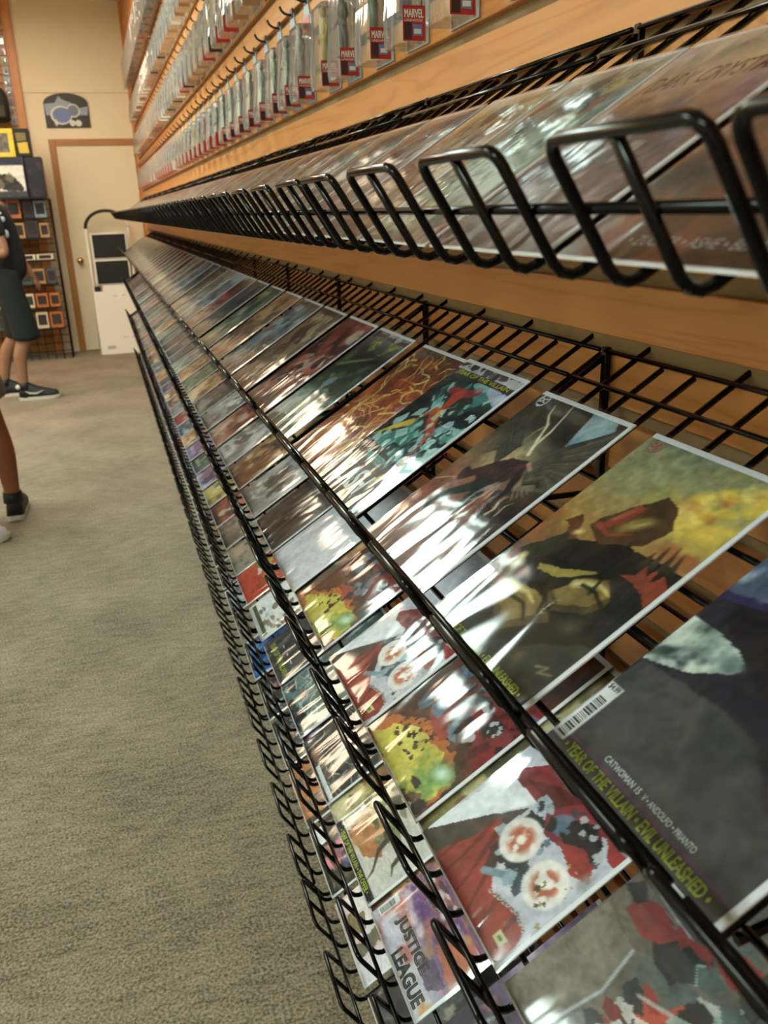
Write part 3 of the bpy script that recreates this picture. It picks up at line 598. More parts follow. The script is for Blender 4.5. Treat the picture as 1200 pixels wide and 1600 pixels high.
def cover_green():
    P = H(6, (40, 44, 40)); P.grad([(0, (196, 204, 204)), (0.3, (176, 188, 184)), (0.42, (60, 78, 60)), (0.75, (34, 36, 34)), (1, (150, 140, 140))])
    P.dabs([(66, 110, 88), (110, 150, 130), (44, 84, 66)], 18, 0.12, (0.1, 1, 0.03, 0.35), 0.85, 0.1); P.dabs([(70, 104, 62), (96, 128, 90), (120, 150, 150)], 14, 0.10, (0.1, 0.95, 0.35, 0.72), 0.85)
    P.line((104, 124, 84), [(0.1, 0.62), (0.5, 0.72), (0.75, 0.78)], 0.03, 0.9, True); P.bolts((150, 170, 60), 12, 0.012, (0.2, 0.95, 0.82, 0.92), 0.95, 0.22)
    P.poly((70, 40, 66), [(0, 0.93), (1, 0.93), (1, 0.96), (0, 0.96)], 0, 0.8); P.dabs([(40, 36, 36), (190, 186, 186)], 10, 0.06, (0, 1, 0.95, 1), 0.9)
    return P, []
def cover_redcloth(seed):                    # pale lilac ground, sweeping red drapery, two bright discs
    P = H(seed, (204, 202, 218)); P.cloud((184, 182, 204), 3, 4, 0.5, 0.8, 0.6)
    P.poly((84, 70, 66), [(-0.1, -0.1), (0.0, 0.04), (0.37, 0.40), (0.36, 0.28), (0.50, 0.20), (0.6, 0.1), (0.4, -0.1)], 0.03)
    P.poly((178, 58, 48), [(0.10, -0.1), (0.20, 0.03), (0.27, 0.17), (0.30, 0.29), (0.42, 0.23), (0.54, 0.16), (0.64, 0.115), (0.80, 0.15), (0.95, 0.145), (0.99, 0.09), (0.97, -0.1)], 0.02)
    for q in ([(0.28, 0.26), (0.33, 0.10), (0.34, -0.02)], [(0.36, 0.24), (0.46, 0.08), (0.5, -0.02)], [(0.5, 0.17), (0.6, 0.05), (0.66, -0.02)], [(0.22, 0.12), (0.24, 0.0)], [(0.70, 0.12), (0.76, 0.03), (0.8, -0.02)], [(0.86, 0.14), (0.88, 0.04)]): P.line((120, 34, 32), q, 0.020, 0.75, True)
    P.poly((66, 44, 46), [(0.40, 0.26), (0.55, 0.165), (0.50, 0.12), (0.40, 0.20)], 0.04, 0.8)
    P.poly((232, 232, 240), [(-0.05, 0.0), (0.02, 0.22), (0.06, 0.46), (0.28, 0.585), (0.385, 0.585), (0.15, 0.44), (0.38, 0.435), (0.01, 0.03)], 0)
    P.poly((150, 38, 50), [(0.10, 0.47), (0.30, 0.62), (0.62, 0.66), (1.05, 0.70), (1.05, 0.60), (0.82, 0.545), (0.74, 0.41), (0.56, 0.385), (0.44, 0.46), (0.38, 0.435), (0.16, 0.425)], 0.03)
    P.poly((96, 22, 30), [(0.20, 0.46), (0.42, 0.55), (0.60, 0.56), (0.50, 0.49), (0.36, 0.46)], 0.05, 0.8); P.poly((176, 60, 62), [(0.50, 0.47), (0.66, 0.55), (0.76, 0.55), (0.60, 0.43)], 0.04, 0.7)
    P.poly((30, 24, 30), [(0.60, 0.43), (0.64, 0.51), (0.74, 0.56), (0.86, 0.53), (0.93, 0.42), (0.86, 0.46), (0.74, 0.42)], 0.05); P.dabs([(196, 198, 206), (120, 40, 46), (70, 66, 74)], 16, 0.035, (0.58, 0.92, 0.42, 0.55), 0.9)
    P.poly((170, 46, 44), [(0.66, 0.41), (0.80, 0.465), (0.93, 0.45), (0.98, 0.40), (0.84, 0.375)], 0.03); P.poly((178, 50, 50), [(0.82, 0.55), (1.05, 0.565), (1.05, 0.50), (0.95, 0.50)], 0.02)
    P.dabs([(130, 160, 186), (90, 122, 152), (170, 190, 206), (36, 40, 52), (28, 26, 34)], 34, 0.055, (0.36, 0.66, 0.20, 0.47), 0.9); P.line((120, 150, 168), [(0.50, 0.13), (0.62, 0.19)], 0.022, 1); P.dabs([(150, 176, 196), (60, 70, 86)], 8, 0.05, (0.62, 0.78, 0.17, 0.28), 0.9)
    for k in range(10): P.ell((186, 184, 188), 0.64+0.034*k, 0.115+0.006*k-(0.010*(k-6) if k > 6 else 0), 0.020, 0.009, 0.7*(-1)**k, 0.3); P.ell((84, 60, 60), 0.64+0.034*k, 0.114+0.006*k-(0.010*(k-6) if k > 6 else 0), 0.009, 0.0035, 0, 0.5)
    for cu, cv in ((0.50, 0.305), (0.82, 0.285)):
            P.ell((236, 228, 226), cu, cv, 0.145, 0.094, 0, 0.10); n = P.noise(26, 36, 2); m = P.ellm(cu, cv, 0.105, 0.068, 0, 0.4)*(1-P.ellm(cu, cv, 0.035, 0.023, 0, 0.5))
            P.mix((204, 100, 70), m*np.clip((n-0.40)*6, 0, 1)); P.ell((252, 246, 240), cu, cv, 0.035, 0.023, 0, 0.6)
    P.ell((160, 156, 158), 0.96, 0.40, 0.06, 0.05, 0, 0.8, 0.8); P.dabs([(178, 156, 90), (110, 86, 36)], 14, 0.016, (0.80, 0.99, 0.18, 0.40), 1, 0)
    P.poly((208, 200, 140), [(0.85, 0.04), (0.93, 0.04), (0.935, 0.075), (0.86, 0.078)]); P.poly((120, 130, 70), [(0.87, 0.05), (0.91, 0.05), (0.91, 0.066), (0.87, 0.066)], 0.01); P.grain(0.04)
    return P, []
def cover_blast(seed):                                   # yellow-green burst, black debris, red and blue-black right
    P = H(seed, (110, 58, 44)); P.cloud((44, 38, 44), 4, 6, 0.45, 0.7, 0.9); P.poly((60, 52, 48), [(-0.1, -0.1), (0.25, -0.1), (0.1, 0.08), (-0.1, 0.12)], 0.05)
    m = P.polym([(-0.02, 0.02), (0.05, 0.12), (0.24, 0.24), (0.50, 0.30), (0.74, 0.27), (0.95, 0.24), (1.0, 0.06), (0.8, -0.05), (0.3, -0.05)], 0.12); P.mix((204, 112, 52), m)
    m = P.polym([(0.06, 0.03), (0.14, 0.12), (0.30, 0.20), (0.52, 0.24), (0.80, 0.24), (0.98, 0.20), (0.96, 0.06), (0.7, -0.02), (0.3, 0.0)], 0.14); P.mix((212, 194, 66), m); P.cloud((236, 222, 110), 6, 9, 0.5, 0.65, 0.8, mask=m); P.cloud((120, 160, 76), 6, 9, 0.52, 0.62, 0.9, mask=m*np.clip((P.u-0.45)*3, 0, 1))
    P.mix((96, 160, 96), P.ellm(0.84, 0.185, 0.18, 0.085, 0.4, 0.7)*0.9); P.ell((214, 232, 216), 0.84, 0.19, 0.11, 0.05, 0.4, 0.8)
    P.dabs([(52, 40, 32), (90, 60, 38)], 40, 0.026, (0.16, 0.55, 0.10, 0.26), 0.95, 0.0); P.dabs([(58, 48, 56), (110, 74, 56)], 5, 0.07, (0.62, 0.95, 0.0, 0.08), 0.9)
    P.poly((176, 60, 52), [(0.26, 0.30), (0.44, 0.34), (0.62, 0.33), (0.60, 0.26), (0.42, 0.26)], 0.06, 0.9); P.dabs([(84, 108, 140), (36, 40, 54), (120, 144, 172), (26, 24, 32), (150, 60, 52)], 44, 0.07, (0.10, 0.62, 0.28, 0.62), 0.85)
    P.poly((146, 34, 42), [(0.58, 0.46), (0.66, 0.56), (0.9, 0.70), (1.1, 0.72), (1.1, 0.34), (0.92, 0.32), (0.78, 0.36)], 0.10, 0.95); P.dabs([(96, 18, 28), (180, 54, 56), (28, 22, 30), (206, 204, 214)], 26, 0.05, (0.55, 1, 0.34, 0.66), 0.85)
    P.ell((24, 22, 28), 0.80, 0.47, 0.10, 0.05, 0.6, 0.3); P.dabs([(206, 210, 220)], 6, 0.026, (0.72, 0.9, 0.43, 0.52), 0.9); P.line((130, 110, 150), [(0.9, 0.62), (1.0, 0.64), (1.0, 0.60)], 0.02, 0.8); P.grain(0.05)
    return P, []
def cover_white():
    P = H(9, (206, 204, 214)); P.cloud((196, 195, 208), 2, 3, 0.4, 0.8, 0.6); return P, []
def cover_monster():
    P = H(10, (110, 100, 92), 1.4); P.cloud((90, 82, 74), 4, 4, 0.45, 0.7, 0.8)
    P.poly((176, 172, 176), [(0.5, 0.2), (1, 0.0), (1, 0.85), (0.55, 0.62), (0.40, 0.40)], 0.08); P.poly((196, 70, 46), [(0.42, 0.46), (0.62, 0.62), (0.98, 0.56), (1, 0.30), (0.72, 0.16), (0.52, 0.26)], 0.08)
    P.dabs([(44, 48, 46), (28, 28, 30), (80, 96, 92), (150, 176, 170)], 26, 0.11, (0.42, 1, 0.52, 0.95), 0.9); P.dabs([(168, 40, 36), (36, 40, 52), (210, 206, 204), (64, 84, 110), (120, 26, 28)], 60, 0.07, (0.40, 1, 0.0, 0.5), 0.9); P.poly((150, 34, 34), [(0.4, 0.86), (0.9, 0.95), (1, 0.8), (0.6, 0.78)], 0.1)
    P.line((170, 166, 166), [(0.45, 0.46), (0.60, 0.52), (0.78, 0.42), (0.96, 0.44)], 0.012); P.poly((130, 118, 106), [(0, 0), (0.28, 0), (0.33, 0.35), (0.28, 0.55), (0, 0.6)], 0.03)
    P.line((186, 190, 200), [(0.28, 0.55), (0.33, 0.35), (0.28, 0.05)], 0.008); P.dabs([(44, 48, 46), (150, 40, 38), (90, 110, 108)], 14, 0.10, (0.0, 0.5, 0.62, 0.9), 0.9); return P, []
def cover_league():
    P = H(12, (150, 110, 150), 2.4); P.grad([(0, (206, 204, 222)), (0.25, (196, 190, 210)), (0.6, (110, 66, 130)), (1, (170, 96, 96))]); P.cloud((196, 110, 104), 3, 4, 0.48, 0.66, 0.9).cloud((104, 60, 140), 4, 4, 0.5, 0.66, 0.9, mask=np.clip((P.v-0.25)*4, 0, 1)).cloud((226, 214, 226), 5, 5, 0.55, 0.72, 0.8).cloud((214, 150, 70), 4, 5, 0.6, 0.75, 0.8, mask=np.clip((P.u-0.3)*2, 0, 1))
    P.poly((200, 108, 70), [(0.62, 0.55), (1, 0.5), (1, 0.9), (0.8, 0.95)], 0.12, 0.9); P.poly((92, 70, 110), [(0.62, 0.3), (0.9, 0.25), (0.95, 0.48), (0.72, 0.5)], 0.1, 0.8); P.dabs([(226, 214, 206), (150, 90, 70), (60, 50, 60)], 16, 0.08, (0.1, 0.6, 0.72, 1), 0.8); bars(P, 0, 0.09, 0.10, 0.42)
    return P, [('JUSTICE', 0.21, 0.092, 0.53, 0.068, INK['olive'], 0, 0.0022), ('LEAGUE', 0.44, 0.010, 0.48, 0.066, INK['olive'], 0, 0.0022)]
def cover_yotv():
    P = H(13, (206, 200, 196), 2.2); P.poly((190, 120, 66), [(0.16, 0.10), (0.55, 0.16), (0.66, 0.40), (0.45, 0.62), (0.18, 0.5)], 0.1); P.cloud((226, 170, 110), 5, 5, 0.5, 0.7, 0.6, mask=np.clip((0.6-P.u)*4, 0, 1)); P.dabs([(96, 116, 70), (60, 76, 50), (190, 170, 140), (128, 140, 100)], 24, 0.12, (0.0, 0.6, 0.45, 0.95), 0.85)
    P.line((72, 60, 52), [(0.55, 0.62), (0.60, 0.38), (0.74, 0.22), (0.78, 0.10)], 0.035, 1, True); P.line((70, 58, 52), [(0.78, 0.7), (0.84, 0.46), (0.92, 0.40)], 0.035, 1, True); P.poly((56, 40, 52), [(0, 0), (1, 0), (1, 0.10), (0, 0.10)], 0.02); bars(P, 0, 0.09, 0.10, 0.48)
    return P, [('• YEAR OF THE VILLAIN • THE OFFER •', 0.10, 0.004, 0.80, 0.030, INK['lime'], 0, 0.0005)]
def cover_steel(seed):
    P = H(seed, (70, 76, 78), 2.0); P.cloud((36, 38, 42), 4, 5, 0.45, 0.65, 0.9); P.bolts((196, 204, 206), 26, 0.012, op=0.8); P.dabs([(44, 46, 52), (120, 128, 130), (160, 96, 60)], 22, 0.13, op=0.7); P.ell((150, 154, 156), 0.5, 0.62, 0.2, 0.13, 0.2, 0.2, 0.6); P.ell((40, 42, 46), 0.52, 0.61, 0.17, 0.10, 0.2, 0.4); bars(P, 0.45, 1.0, 0.03, 0.09, 4)
    return P, []
def cover_teal():
    P = H(15, (96, 128, 130), 1.8); P.cloud((56, 84, 86), 4, 5, 0.45, 0.65, 0.9).cloud((160, 110, 100), 5, 6, 0.62, 0.75, 0.7); P.bolts((196, 214, 214), 22, 0.014, (0, 1, 0, 0.6), 0.85, 0.4); P.dabs([(34, 42, 44), (50, 62, 62)], 8, 0.14, (0, 1, 0, 0.35), 0.95)
    return P, []
def cover_slate():
    P = H(16, (62, 64, 66)); P.cloud((84, 88, 90), 3, 5, 0.45, 0.7, 0.7); return P, [('YEAR OF THE VILLAIN', 0.1, 0.05, 0.8, 0.05, INK['lime'], 0, 0.0003), ('• • •', 0.3, 0.15, 0.5, 0.012, INK['grey'], 0, 0)]
def cover_block():
    P = H(17, (196, 120, 62), 3.2); P.grain(0.08)
    for q in ([(0.18, 0.42), (0.40, 0.42), (0.40, 0.62), (0.18, 0.62)], [(0.62, 0.40), (0.84, 0.40), (0.84, 0.62), (0.62, 0.62)], [(0.2, 0.12), (0.4, 0.12), (0.4, 0.30), (0.2, 0.30)], [(0.62, 0.14), (0.82, 0.14), (0.82, 0.30), (0.62, 0.30)]): P.poly((70, 74, 74), q, 0.03)
    P.poly((56, 54, 56), [(0.9, 0), (1, 0), (1, 1), (0.9, 1)], 0.02); P.dabs([(150, 90, 60)], 10, 0.08, (0, 1, 0.6, 1), 0.8); return P, []
def cover_pink():
    P = H(18, (58, 54, 54), 3.0); P.cloud((76, 70, 66), 4, 4, 0.5, 0.7, 0.7); P.dabs([(206, 84, 130), (226, 120, 160), (170, 60, 110)], 14, 0.10, (0.35, 0.8, 0.12, 0.6), 0.95); P.dabs([(90, 100, 150)], 4, 0.09, (0.5, 0.9, 0.45, 0.7), 0.9); P.line((60, 62, 40), [(0.5, 0.2), (0.8, 0.3), (0.95, 0.5)], 0.03); bars(P, 0.05, 0.3, 0.1, 0.3); return P, []
def cover_pastel():
    P = H(19, (222, 214, 222), 3.0); P.cloud((226, 176, 176), 3, 4, 0.5, 0.7, 0.8); P.poly((140, 118, 80), [(0.3, 0.05), (0.5, 0.08), (0.5, 0.42), (0.32, 0.5), (0.22, 0.2)], 0.06); P.poly((118, 108, 90), [(0.6, 0.1), (0.75, 0.12), (0.7, 0.7), (0.55, 0.6)], 0.06); P.poly((60, 40, 56), [(0.28, 0.03), (0.48, 0.03), (0.46, 0.12), (0.3, 0.12)], 0.04); P.poly((60, 40, 56), [(0.58, 0.06), (0.74, 0.06), (0.74, 0.13), (0.6, 0.13)], 0.04); return P, []
def cover_blue():
    P = H(20, (40, 90, 170)); P.cloud((120, 180, 226), 8, 8, 0.5, 0.7, 0.9).cloud((24, 50, 120), 6, 6, 0.5, 0.7, 0.8); return P, []
def cover_red():
    P = H(21, (206, 70, 50), 2.0); P.cloud((170, 44, 36), 3, 4, 0.5, 0.7, 0.7); P.dabs([(196, 180, 60), (110, 130, 60), (220, 210, 206)], 12, 0.10, (0.1, 0.8, 0.5, 0.95), 0.9); P.bolts((150, 170, 70), 8, 0.012, (0.1, 0.9, 0.3, 0.8)); return P, []
def cover_horse():
    P = H(22, (222, 222, 224), 2.2); P.dabs([(120, 90, 84), (150, 110, 96), (80, 60, 56), (170, 176, 184)], 24, 0.12, (0.3, 1, 0.15, 0.9), 0.8); P.poly((92, 100, 50), [(0.05, 0.06), (0.95, 0.06), (0.95, 0.16), (0.05, 0.16)]); return P, []

LB = {
 2: [(0.250, cover_dark, 'bagged comic, charcoal cover with pale cloud and lime lettering, on the second tier'),
     (0.452, cover_gold, 'bagged comic with golden stormy sky cover and gold and red plates, on the second tier'),
     (0.654, cover_wing, 'bagged comic, grey feathered fans and lightning on its cover, on the second tier'),
     (0.858, cover_flash, 'bagged comic, teal shards and big white slanted title, on the second tier'),
     (1.030, cover_fire, 'bagged comic with orange cover full of yellow lightning, on the second tier'),
     (1.245, cover_green, 'bagged comic with dark top and green splashes on white foot, on the second tier')],
 3: [(0.285, cover_monster, 'bagged comic, grey-brown left side and crowded red scene, on the middle tier'),
     (0.468, lambda: cover_redcloth(7), 'bagged comic, red drapery and two pale discs, beside the grey-brown crowded cover'),
     (0.655, lambda: cover_blast(8), 'bagged comic, yellow-green burst and red cloth, between the two pale disc covers'),
     (0.832, lambda: cover_redcloth(23), 'bagged comic, red drapery and two pale discs, between the two yellow-green burst covers'),
     (1.029, lambda: cover_blast(24), 'bagged comic with yellow-green burst, next to the blank white cover, on the middle tier'),
     (1.233, cover_white, 'bagged comic with a blank pale lilac-white cover, on the middle tier')],
 4: [(0.676, cover_league, 'bagged comic, purple nebula cover with heavy black title, on the fourth tier'),
     (0.858, cover_yotv, 'bagged comic, orange and green shapes on white with lime lettering, on the fourth tier'),
     (1.076, lambda: cover_steel(14), 'bagged comic, steel-grey cover of looping pale lines, on the fourth tier'),
     (1.265, cover_teal, 'bagged comic with teal cover and white web of lines, on the fourth tier'),
     (1.452, cover_slate, 'bagged comic with plain slate cover and faint lime lettering, on the fourth tier'),
     (1.645, cover_horse, 'bagged comic with brown shapes on white and an olive band, on the fourth tier'),
     (1.835, cover_red, 'bagged comic with bright red cover and yellow-green marks, on the fourth tier')],
 5: [(0.915, cover_pastel, 'bagged comic with pastel pink and white cover and brown shapes, on the lowest tier'),
     (1.100, cover_pink, 'bagged comic with charcoal cover and hot pink shape, on the lowest tier'),
     (1.280, cover_block, 'bagged comic with orange cover of grey square blocks, on the lowest tier'),
     (1.468, lambda: cover_steel(27), 'bagged comic with dark grey cover of pale looping lines, on the lowest tier'),
     (1.655, lambda: random_cover(28, 'green', 60), 'bagged comic with dark green and red cover and white strip, on the lowest tier'),
     (1.840, cover_blue, 'bagged comic with bright blue mottled cover, on the lowest tier')],
}
PAL = {
 'grey and cream': [(150, 144, 134), (206, 196, 178), (92, 88, 84), (176, 150, 124), (60, 58, 58)],
 'muted brown': [(120, 96, 74), (164, 130, 96), (70, 56, 46), (196, 170, 130), (96, 60, 50)],
 'steel blue': [(92, 110, 126), (150, 164, 174), (48, 56, 70), (190, 196, 198), (120, 90, 70)],
 'dark slate': [(58, 60, 64), (96, 98, 100), (34, 34, 40), (150, 140, 128), (96, 50, 44)],
 'red and black': [(140, 48, 42), (60, 36, 36), (190, 90, 70), (30, 28, 32), (200, 186, 170)],
 'dull green': [(84, 104, 78), (130, 146, 112), (50, 58, 46), (186, 180, 140), (60, 90, 92)],
 'white with grey figures': [(204, 202, 206), (170, 168, 174), (110, 106, 110), (226, 224, 226), (80, 76, 80)],
 'orange and tan': [(190, 126, 72), (210, 166, 116), (120, 72, 44), (226, 200, 160), (80, 60, 50)],
 'violet': [(96, 76, 120), (140, 116, 156), (54, 44, 74), (190, 176, 200), (150, 90, 100)],
 'yellow and olive': [(186, 166, 86), (140, 130, 70), (80, 76, 50), (214, 204, 160), (120, 70, 40)],
 'green': [(60, 96, 80), (40, 60, 54), (150, 60, 50), (200, 204, 204), (30, 36, 36)],
 'pale rose': [(190, 152, 140), (212, 186, 172), (140, 96, 90), (160, 150, 140), (110, 80, 76)],
 'rose and teal': [(170, 140, 128), (120, 146, 138), (196, 176, 160), (150, 90, 84), (90, 96, 92)],
}
def random_cover(seed, pal, w):
    P = Paint(w, int(w*1.55), seed=seed, base=PAL[pal][0]); c = PAL[pal]; r = P.r
    P.grad([(0, c[r.randint(5)]), (0.4, c[0]), (0.75, c[1]), (1, c[r.randint(5)])])
    P.cloud(c[2], 3, 4, 0.45, 0.7, 0.8).cloud(c[3], 4, 6, 0.55, 0.75, 0.7)
    P.dabs([c[2], c[4]], 7, 0.22, (0.1, 0.9, 0.1, 0.7), 0.8, 0.2); P.dabs(c, 16, 0.12, (0.1, 0.9, 0.1, 0.85), 0.8, 0.2); P.dabs([c[3], c[4], c[1]], 14, 0.06, (0.1, 0.9, 0.15, 0.8), 0.85, 0.2)
    if w > 30: P.bolts(c[3], 5, 0.012, op=0.7); P.grain(0.06)
    v = 0.86 if r.rand() < 0.75 else 0.06
    tc = c[3] if sum(c[0]) < 380 else c[2]
    for k in range(r.randint(3, 7)):
        u = 0.10+0.8*k/7; P.poly(tc, [(u, v), (u+0.075, v), (u+0.075, v+0.075), (u, v+0.075)], 0.02, 0.85)
    return P
TPAL = {1: ['pale rose', 'rose and teal', 'muted brown', 'grey and cream', 'orange and tan', 'pale rose'],
        2: ['dark slate', 'muted brown', 'steel blue', 'dull green', 'red and black', 'grey and cream', 'yellow and olive'],
        3: ['white with grey figures', 'orange and tan', 'grey and cream', 'steel blue', 'dull green', 'dark slate', 'pale rose'],
        4: ['white with grey figures', 'dull green', 'orange and tan', 'steel blue', 'violet', 'yellow and olive', 'red and black', 'grey and cream'],
        5: ['dark slate', 'steel blue', 'violet', 'muted brown', 'dull green', 'red and black', 'grey and cream']}
def generic(tier, y, pal=None, n=-0.0042, t=0.0075, behind=False):
    dist = y + 0.3*tier
    w = 64 if dist < 1.6 else 40 if dist < 2.6 else 24 if dist < 4.5 else 14
    pal = pal or rnd.choice(TPAL[tier])
    lab = 'bagged comic with %s cover, %s %s' % (pal, 'tucked behind others on the' if behind else 'on the', TIER[tier])
    P = random_cover(rnd.randrange(10**6), pal, w)
    return comic(tier, y, P, lab, n=n, t=t)
def cover_crystal():
    P = H(30, (176, 150, 128)); P.grad([(0, (60, 58, 56)), (0.35, (96, 88, 92)), (0.6, (150, 110, 100)), (0.8, (196, 166, 130)), (1, (206, 186, 162))]); P.cloud((150, 120, 140), 5, 7, 0.5, 0.7, 0.8).cloud((186, 96, 84), 5, 8, 0.6, 0.74, 0.8, mask=np.clip(1-abs(P.v-0.6)/0.2, 0, 1)); P.dabs([(120, 110, 130), (90, 90, 100), (206, 190, 170), (60, 56, 60)], 34, 0.09, (0, 1, 0.1, 0.7), 0.6, 0.2)
    return P, [('DARK CRYSTAL', 0.12, 0.74, 0.80, 0.075, INK['dark'], 0.15, 0.0004)]
def cover_rust():
    P = H(31, (96, 76, 62)); P.grad([(0, (66, 62, 60)), (0.2, (84, 74, 66)), (0.6, (130, 86, 66)), (1, (186, 150, 90))]); P.cloud((160, 84, 66), 5, 3, 0.5, 0.7, 0.8).cloud((56, 48, 44), 5, 4, 0.5, 0.7, 0.8); P.dabs([(196, 178, 70)], 5, 0.08, (0.1, 0.6, 0.4, 0.8), 0.9, 0.3); P.dabs([(206, 78, 44)], 2, 0.05, (0.2, 0.4, 0.3, 0.45), 0.9, 0.2)
    P.line((150, 84, 70), [(0.2, 0.35), (0.6, 0.5), (1, 0.55)], 0.06, 0.7); P.line((140, 78, 64), [(0.4, 0.2), (0.8, 0.3), (1, 0.3)], 0.05, 0.7); return P, [('• ZUCKER • ASHE • BENNETT', 0.28, 0.045, 0.66, 0.03, INK['grey'], 0, 0)]
def cover_mint():
    P = H(32, (150, 168, 146)); P.grad([(0, (120, 110, 100)), (0.3, (150, 176, 150)), (0.7, (150, 166, 160)), (1, (186, 176, 156))]); P.cloud((96, 120, 110), 5, 6, 0.5, 0.7, 0.8).cloud((206, 210, 190), 5, 6, 0.55, 0.7, 0.8); P.dabs([(170, 96, 80), (90, 120, 110), (206, 196, 120), (120, 150, 150)], 24, 0.09, op=0.75); P.dabs([(70, 66, 62)], 40, 0.02, (0.3, 0.95, 0.85, 0.93), 0.7); return P, []
LB[1] = [(0.245, cover_rust, 'bagged comic with rust and dark brown cover and small credit line, on the top tier'), (0.432, cover_crystal, 'bagged comic with misty tan to violet cover and dark spiky title, on the top tier'), (0.612, cover_mint, 'bagged comic with mint green and cream cover, on the top tier')]
STEP = {1: 0.181, 2: 0.199, 3: 0.194, 4: 0.190, 5: 0.187}
YEND = {1: 8.9, 2: 8.5, 3: 8.4, 4: 8.2, 5: 7.2}
KNOWN2 = [1.436, 1.636, 1.826, 2.03, 2.233, 2.45, 2.645, 2.83, 3.01, 3.21, 3.43, 3.63, 3.835]
for tier in (1, 2, 3, 4, 5):
    for y, fn, lab in LB[tier]:
        H2[0] = tier == 2
        r = fn(); P, tx = r if isinstance(r, tuple) else (r, [])
        if tier == 2: tx = [(a, u, 1.051*v-0.0327 if v > 0.03 else v, w, h*1.051, m, sh, bo) for a, u, v, w, h, m, sh, bo in tx]; P.bar = P.bar and (P.bar[0], P.bar[1], 1.051*P.bar[2]-0.0327, 1.051*P.bar[3]-0.0327)
        rt = {'gold': -0.02}.get(fn.__name__[6:] if hasattr(fn, '__name__') else '', None)
        comic(tier, y, P, lab, tx, rot=rnd.uniform(-0.006, 0.006), n=0.0016 if (fn is cover_flash or tier in (3, 4)) else -0.0042)
    y = LB[tier][0][0]-STEP[tier]
    while y > -0.22: generic(tier, y); y -= STEP[tier]
    if tier == 2:
        for y, pl in zip(KNOWN2, ['red and black', 'muted brown', 'steel blue', 'orange and tan', 'dull green', 'dark slate', 'red and black', 'steel blue', 'grey and cream', 'muted brown', 'dark slate', 'steel blue', 'muted brown']): generic(2, y, pl)
        y = KNOWN2[-1]+STEP[2]
    else: y = LB[tier][-1][0]+STEP[tier]
    first3 = {3: ['dark slate', 'white with grey figures', 'orange and tan', 'white with grey figures', 'red and black', 'white with grey figures']}.get(tier, [])
    while y < YEND[tier]:
        generic(tier, y+rnd.uniform(-0.002, 0.002), first3.pop(0) if first3 else None); y += STEP[tier]
# second copies standing behind, showing in the gaps
for tier, y, pal in ((3, 0.575, 'yellow and olive'), (3, 0.76, 'dark slate'), (3, 1.135, 'orange and tan'), (4, 0.77, 'orange and tan'), (4, 0.97, 'yellow and olive'), (4, 1.17, 'violet'), (4, 1.36, 'steel blue')):
    generic(tier, y, pal, n=-0.0042, behind=True)

# ------------------------------------------------------------------ carded figures on pegs
def xz_print(name, P, x0, x1, z0, z1, y):               # flat print facing -y, x to the right, z up
    me = ink_mesh(name, P, x0, x1, z0, z1)
    me.transform(Matrix(((1, 0, 0, 0), (0, 0, -1, y), (0, 1, 0, 0), (0, 0, 0, 1)))); return me
def bubble_mesh(w, d, h, top=0.82):
    def ring(zz, dd, hw):
        b = min(0.008, dd*0.3)
        return [(-0.002, -hw, zz), (-dd+b, -hw, zz), (-dd, -hw+b, zz), (-dd, hw-b, zz), (-dd+b, hw, zz), (-0.002, hw, zz)]
    hw = w/2
    return MB().loft([ring(0.002, d*0.96, hw*0.98), ring(0.01, d, hw), ring(h*0.28, d, hw), ring(h*0.55, d*0.9, hw*0.95), ring(h*0.97, d*top, hw*0.9), ring(h, d*top*0.85, hw*0.82)]).mesh('blister', M['blister'])
def toy_mesh(h, mat, seed):
    r = random.Random(seed); s = h; b = MB(); sp = r.uniform(0.07, 0.14)*s
    b.ell((0, 0, 0.90*s), (0.075*s, 0.075*s, 0.095*s), 8, 6); b.ell((0, 0, 0.67*s), (0.09*s, 0.15*s, 0.16*s), 8, 6); b.ell((0, 0, 0.50*s), (0.08*s, 0.11*s, 0.08*s), 8, 5)
    for q in (-1, 1):
        b.tube([(0, q*0.06*s, 0.49*s), (0.01*s, q*sp, 0.26*s), (0, q*sp*1.1, 0.03*s)], [0.062*s, 0.05*s, 0.036*s], 6)
        b.ell((-0.03*s, q*sp*1.1, 0.02*s), (0.07*s, 0.04*s, 0.025*s), 6, 4)
        e = r.uniform(-0.08, 0.06)*s
        b.tube([(0, q*0.15*s, 0.76*s), (e*0.3, q*0.21*s, 0.60*s), (-0.06*s+e, q*0.22*s, 0.46*s+abs(e))], [0.048*s, 0.04*s, 0.03*s], 6)
        b.ell((-0.06*s+e, q*0.22*s, 0.44*s+abs(e)), (0.035*s, 0.03*s, 0.04*s), 6, 4)
    return b.mesh('toy_figure', mat, True)
TOYC = {'black': (34, 32, 38), 'blue': (52, 72, 128), 'red': (150, 44, 40), 'green': (58, 92, 66), 'brown': (120, 86, 62), 'grey': (120, 122, 128), 'violet': (92, 70, 120), 'yellow': (190, 160, 70)}
TM = {n: plain('toy_'+n, srgb(*c), 0.4, var=0.35, scale=60) for n, c in TOYC.items()}
CARD = {'pale blue': (150, 172, 188), 'silver': (176, 176, 178), 'cream': (206, 190, 160), 'dark': (52, 54, 62), 'rose': (196, 140, 130)}
CM = {n: plain('card_'+n.replace(' ', '_'), srgb(*c), 0.4, var=0.1, scale=30) for n, c in CARD.items()}
LABC = {'red': (176, 44, 40), 'white': (220, 216, 208), 'tan': (166, 122, 84), 'dark': (44, 38, 40), 'blue': (60, 92, 170)}
LM = {n: plain('label_'+n, srgb(*c), 0.35, var=0.05) for n, c in LABC.items()}
PATCH = flat('patch_blue', 96, 132, 190); PATCHW = flat('patch_white', 226, 226, 222); PATCHD = flat('patch_dark', 52, 36, 40)
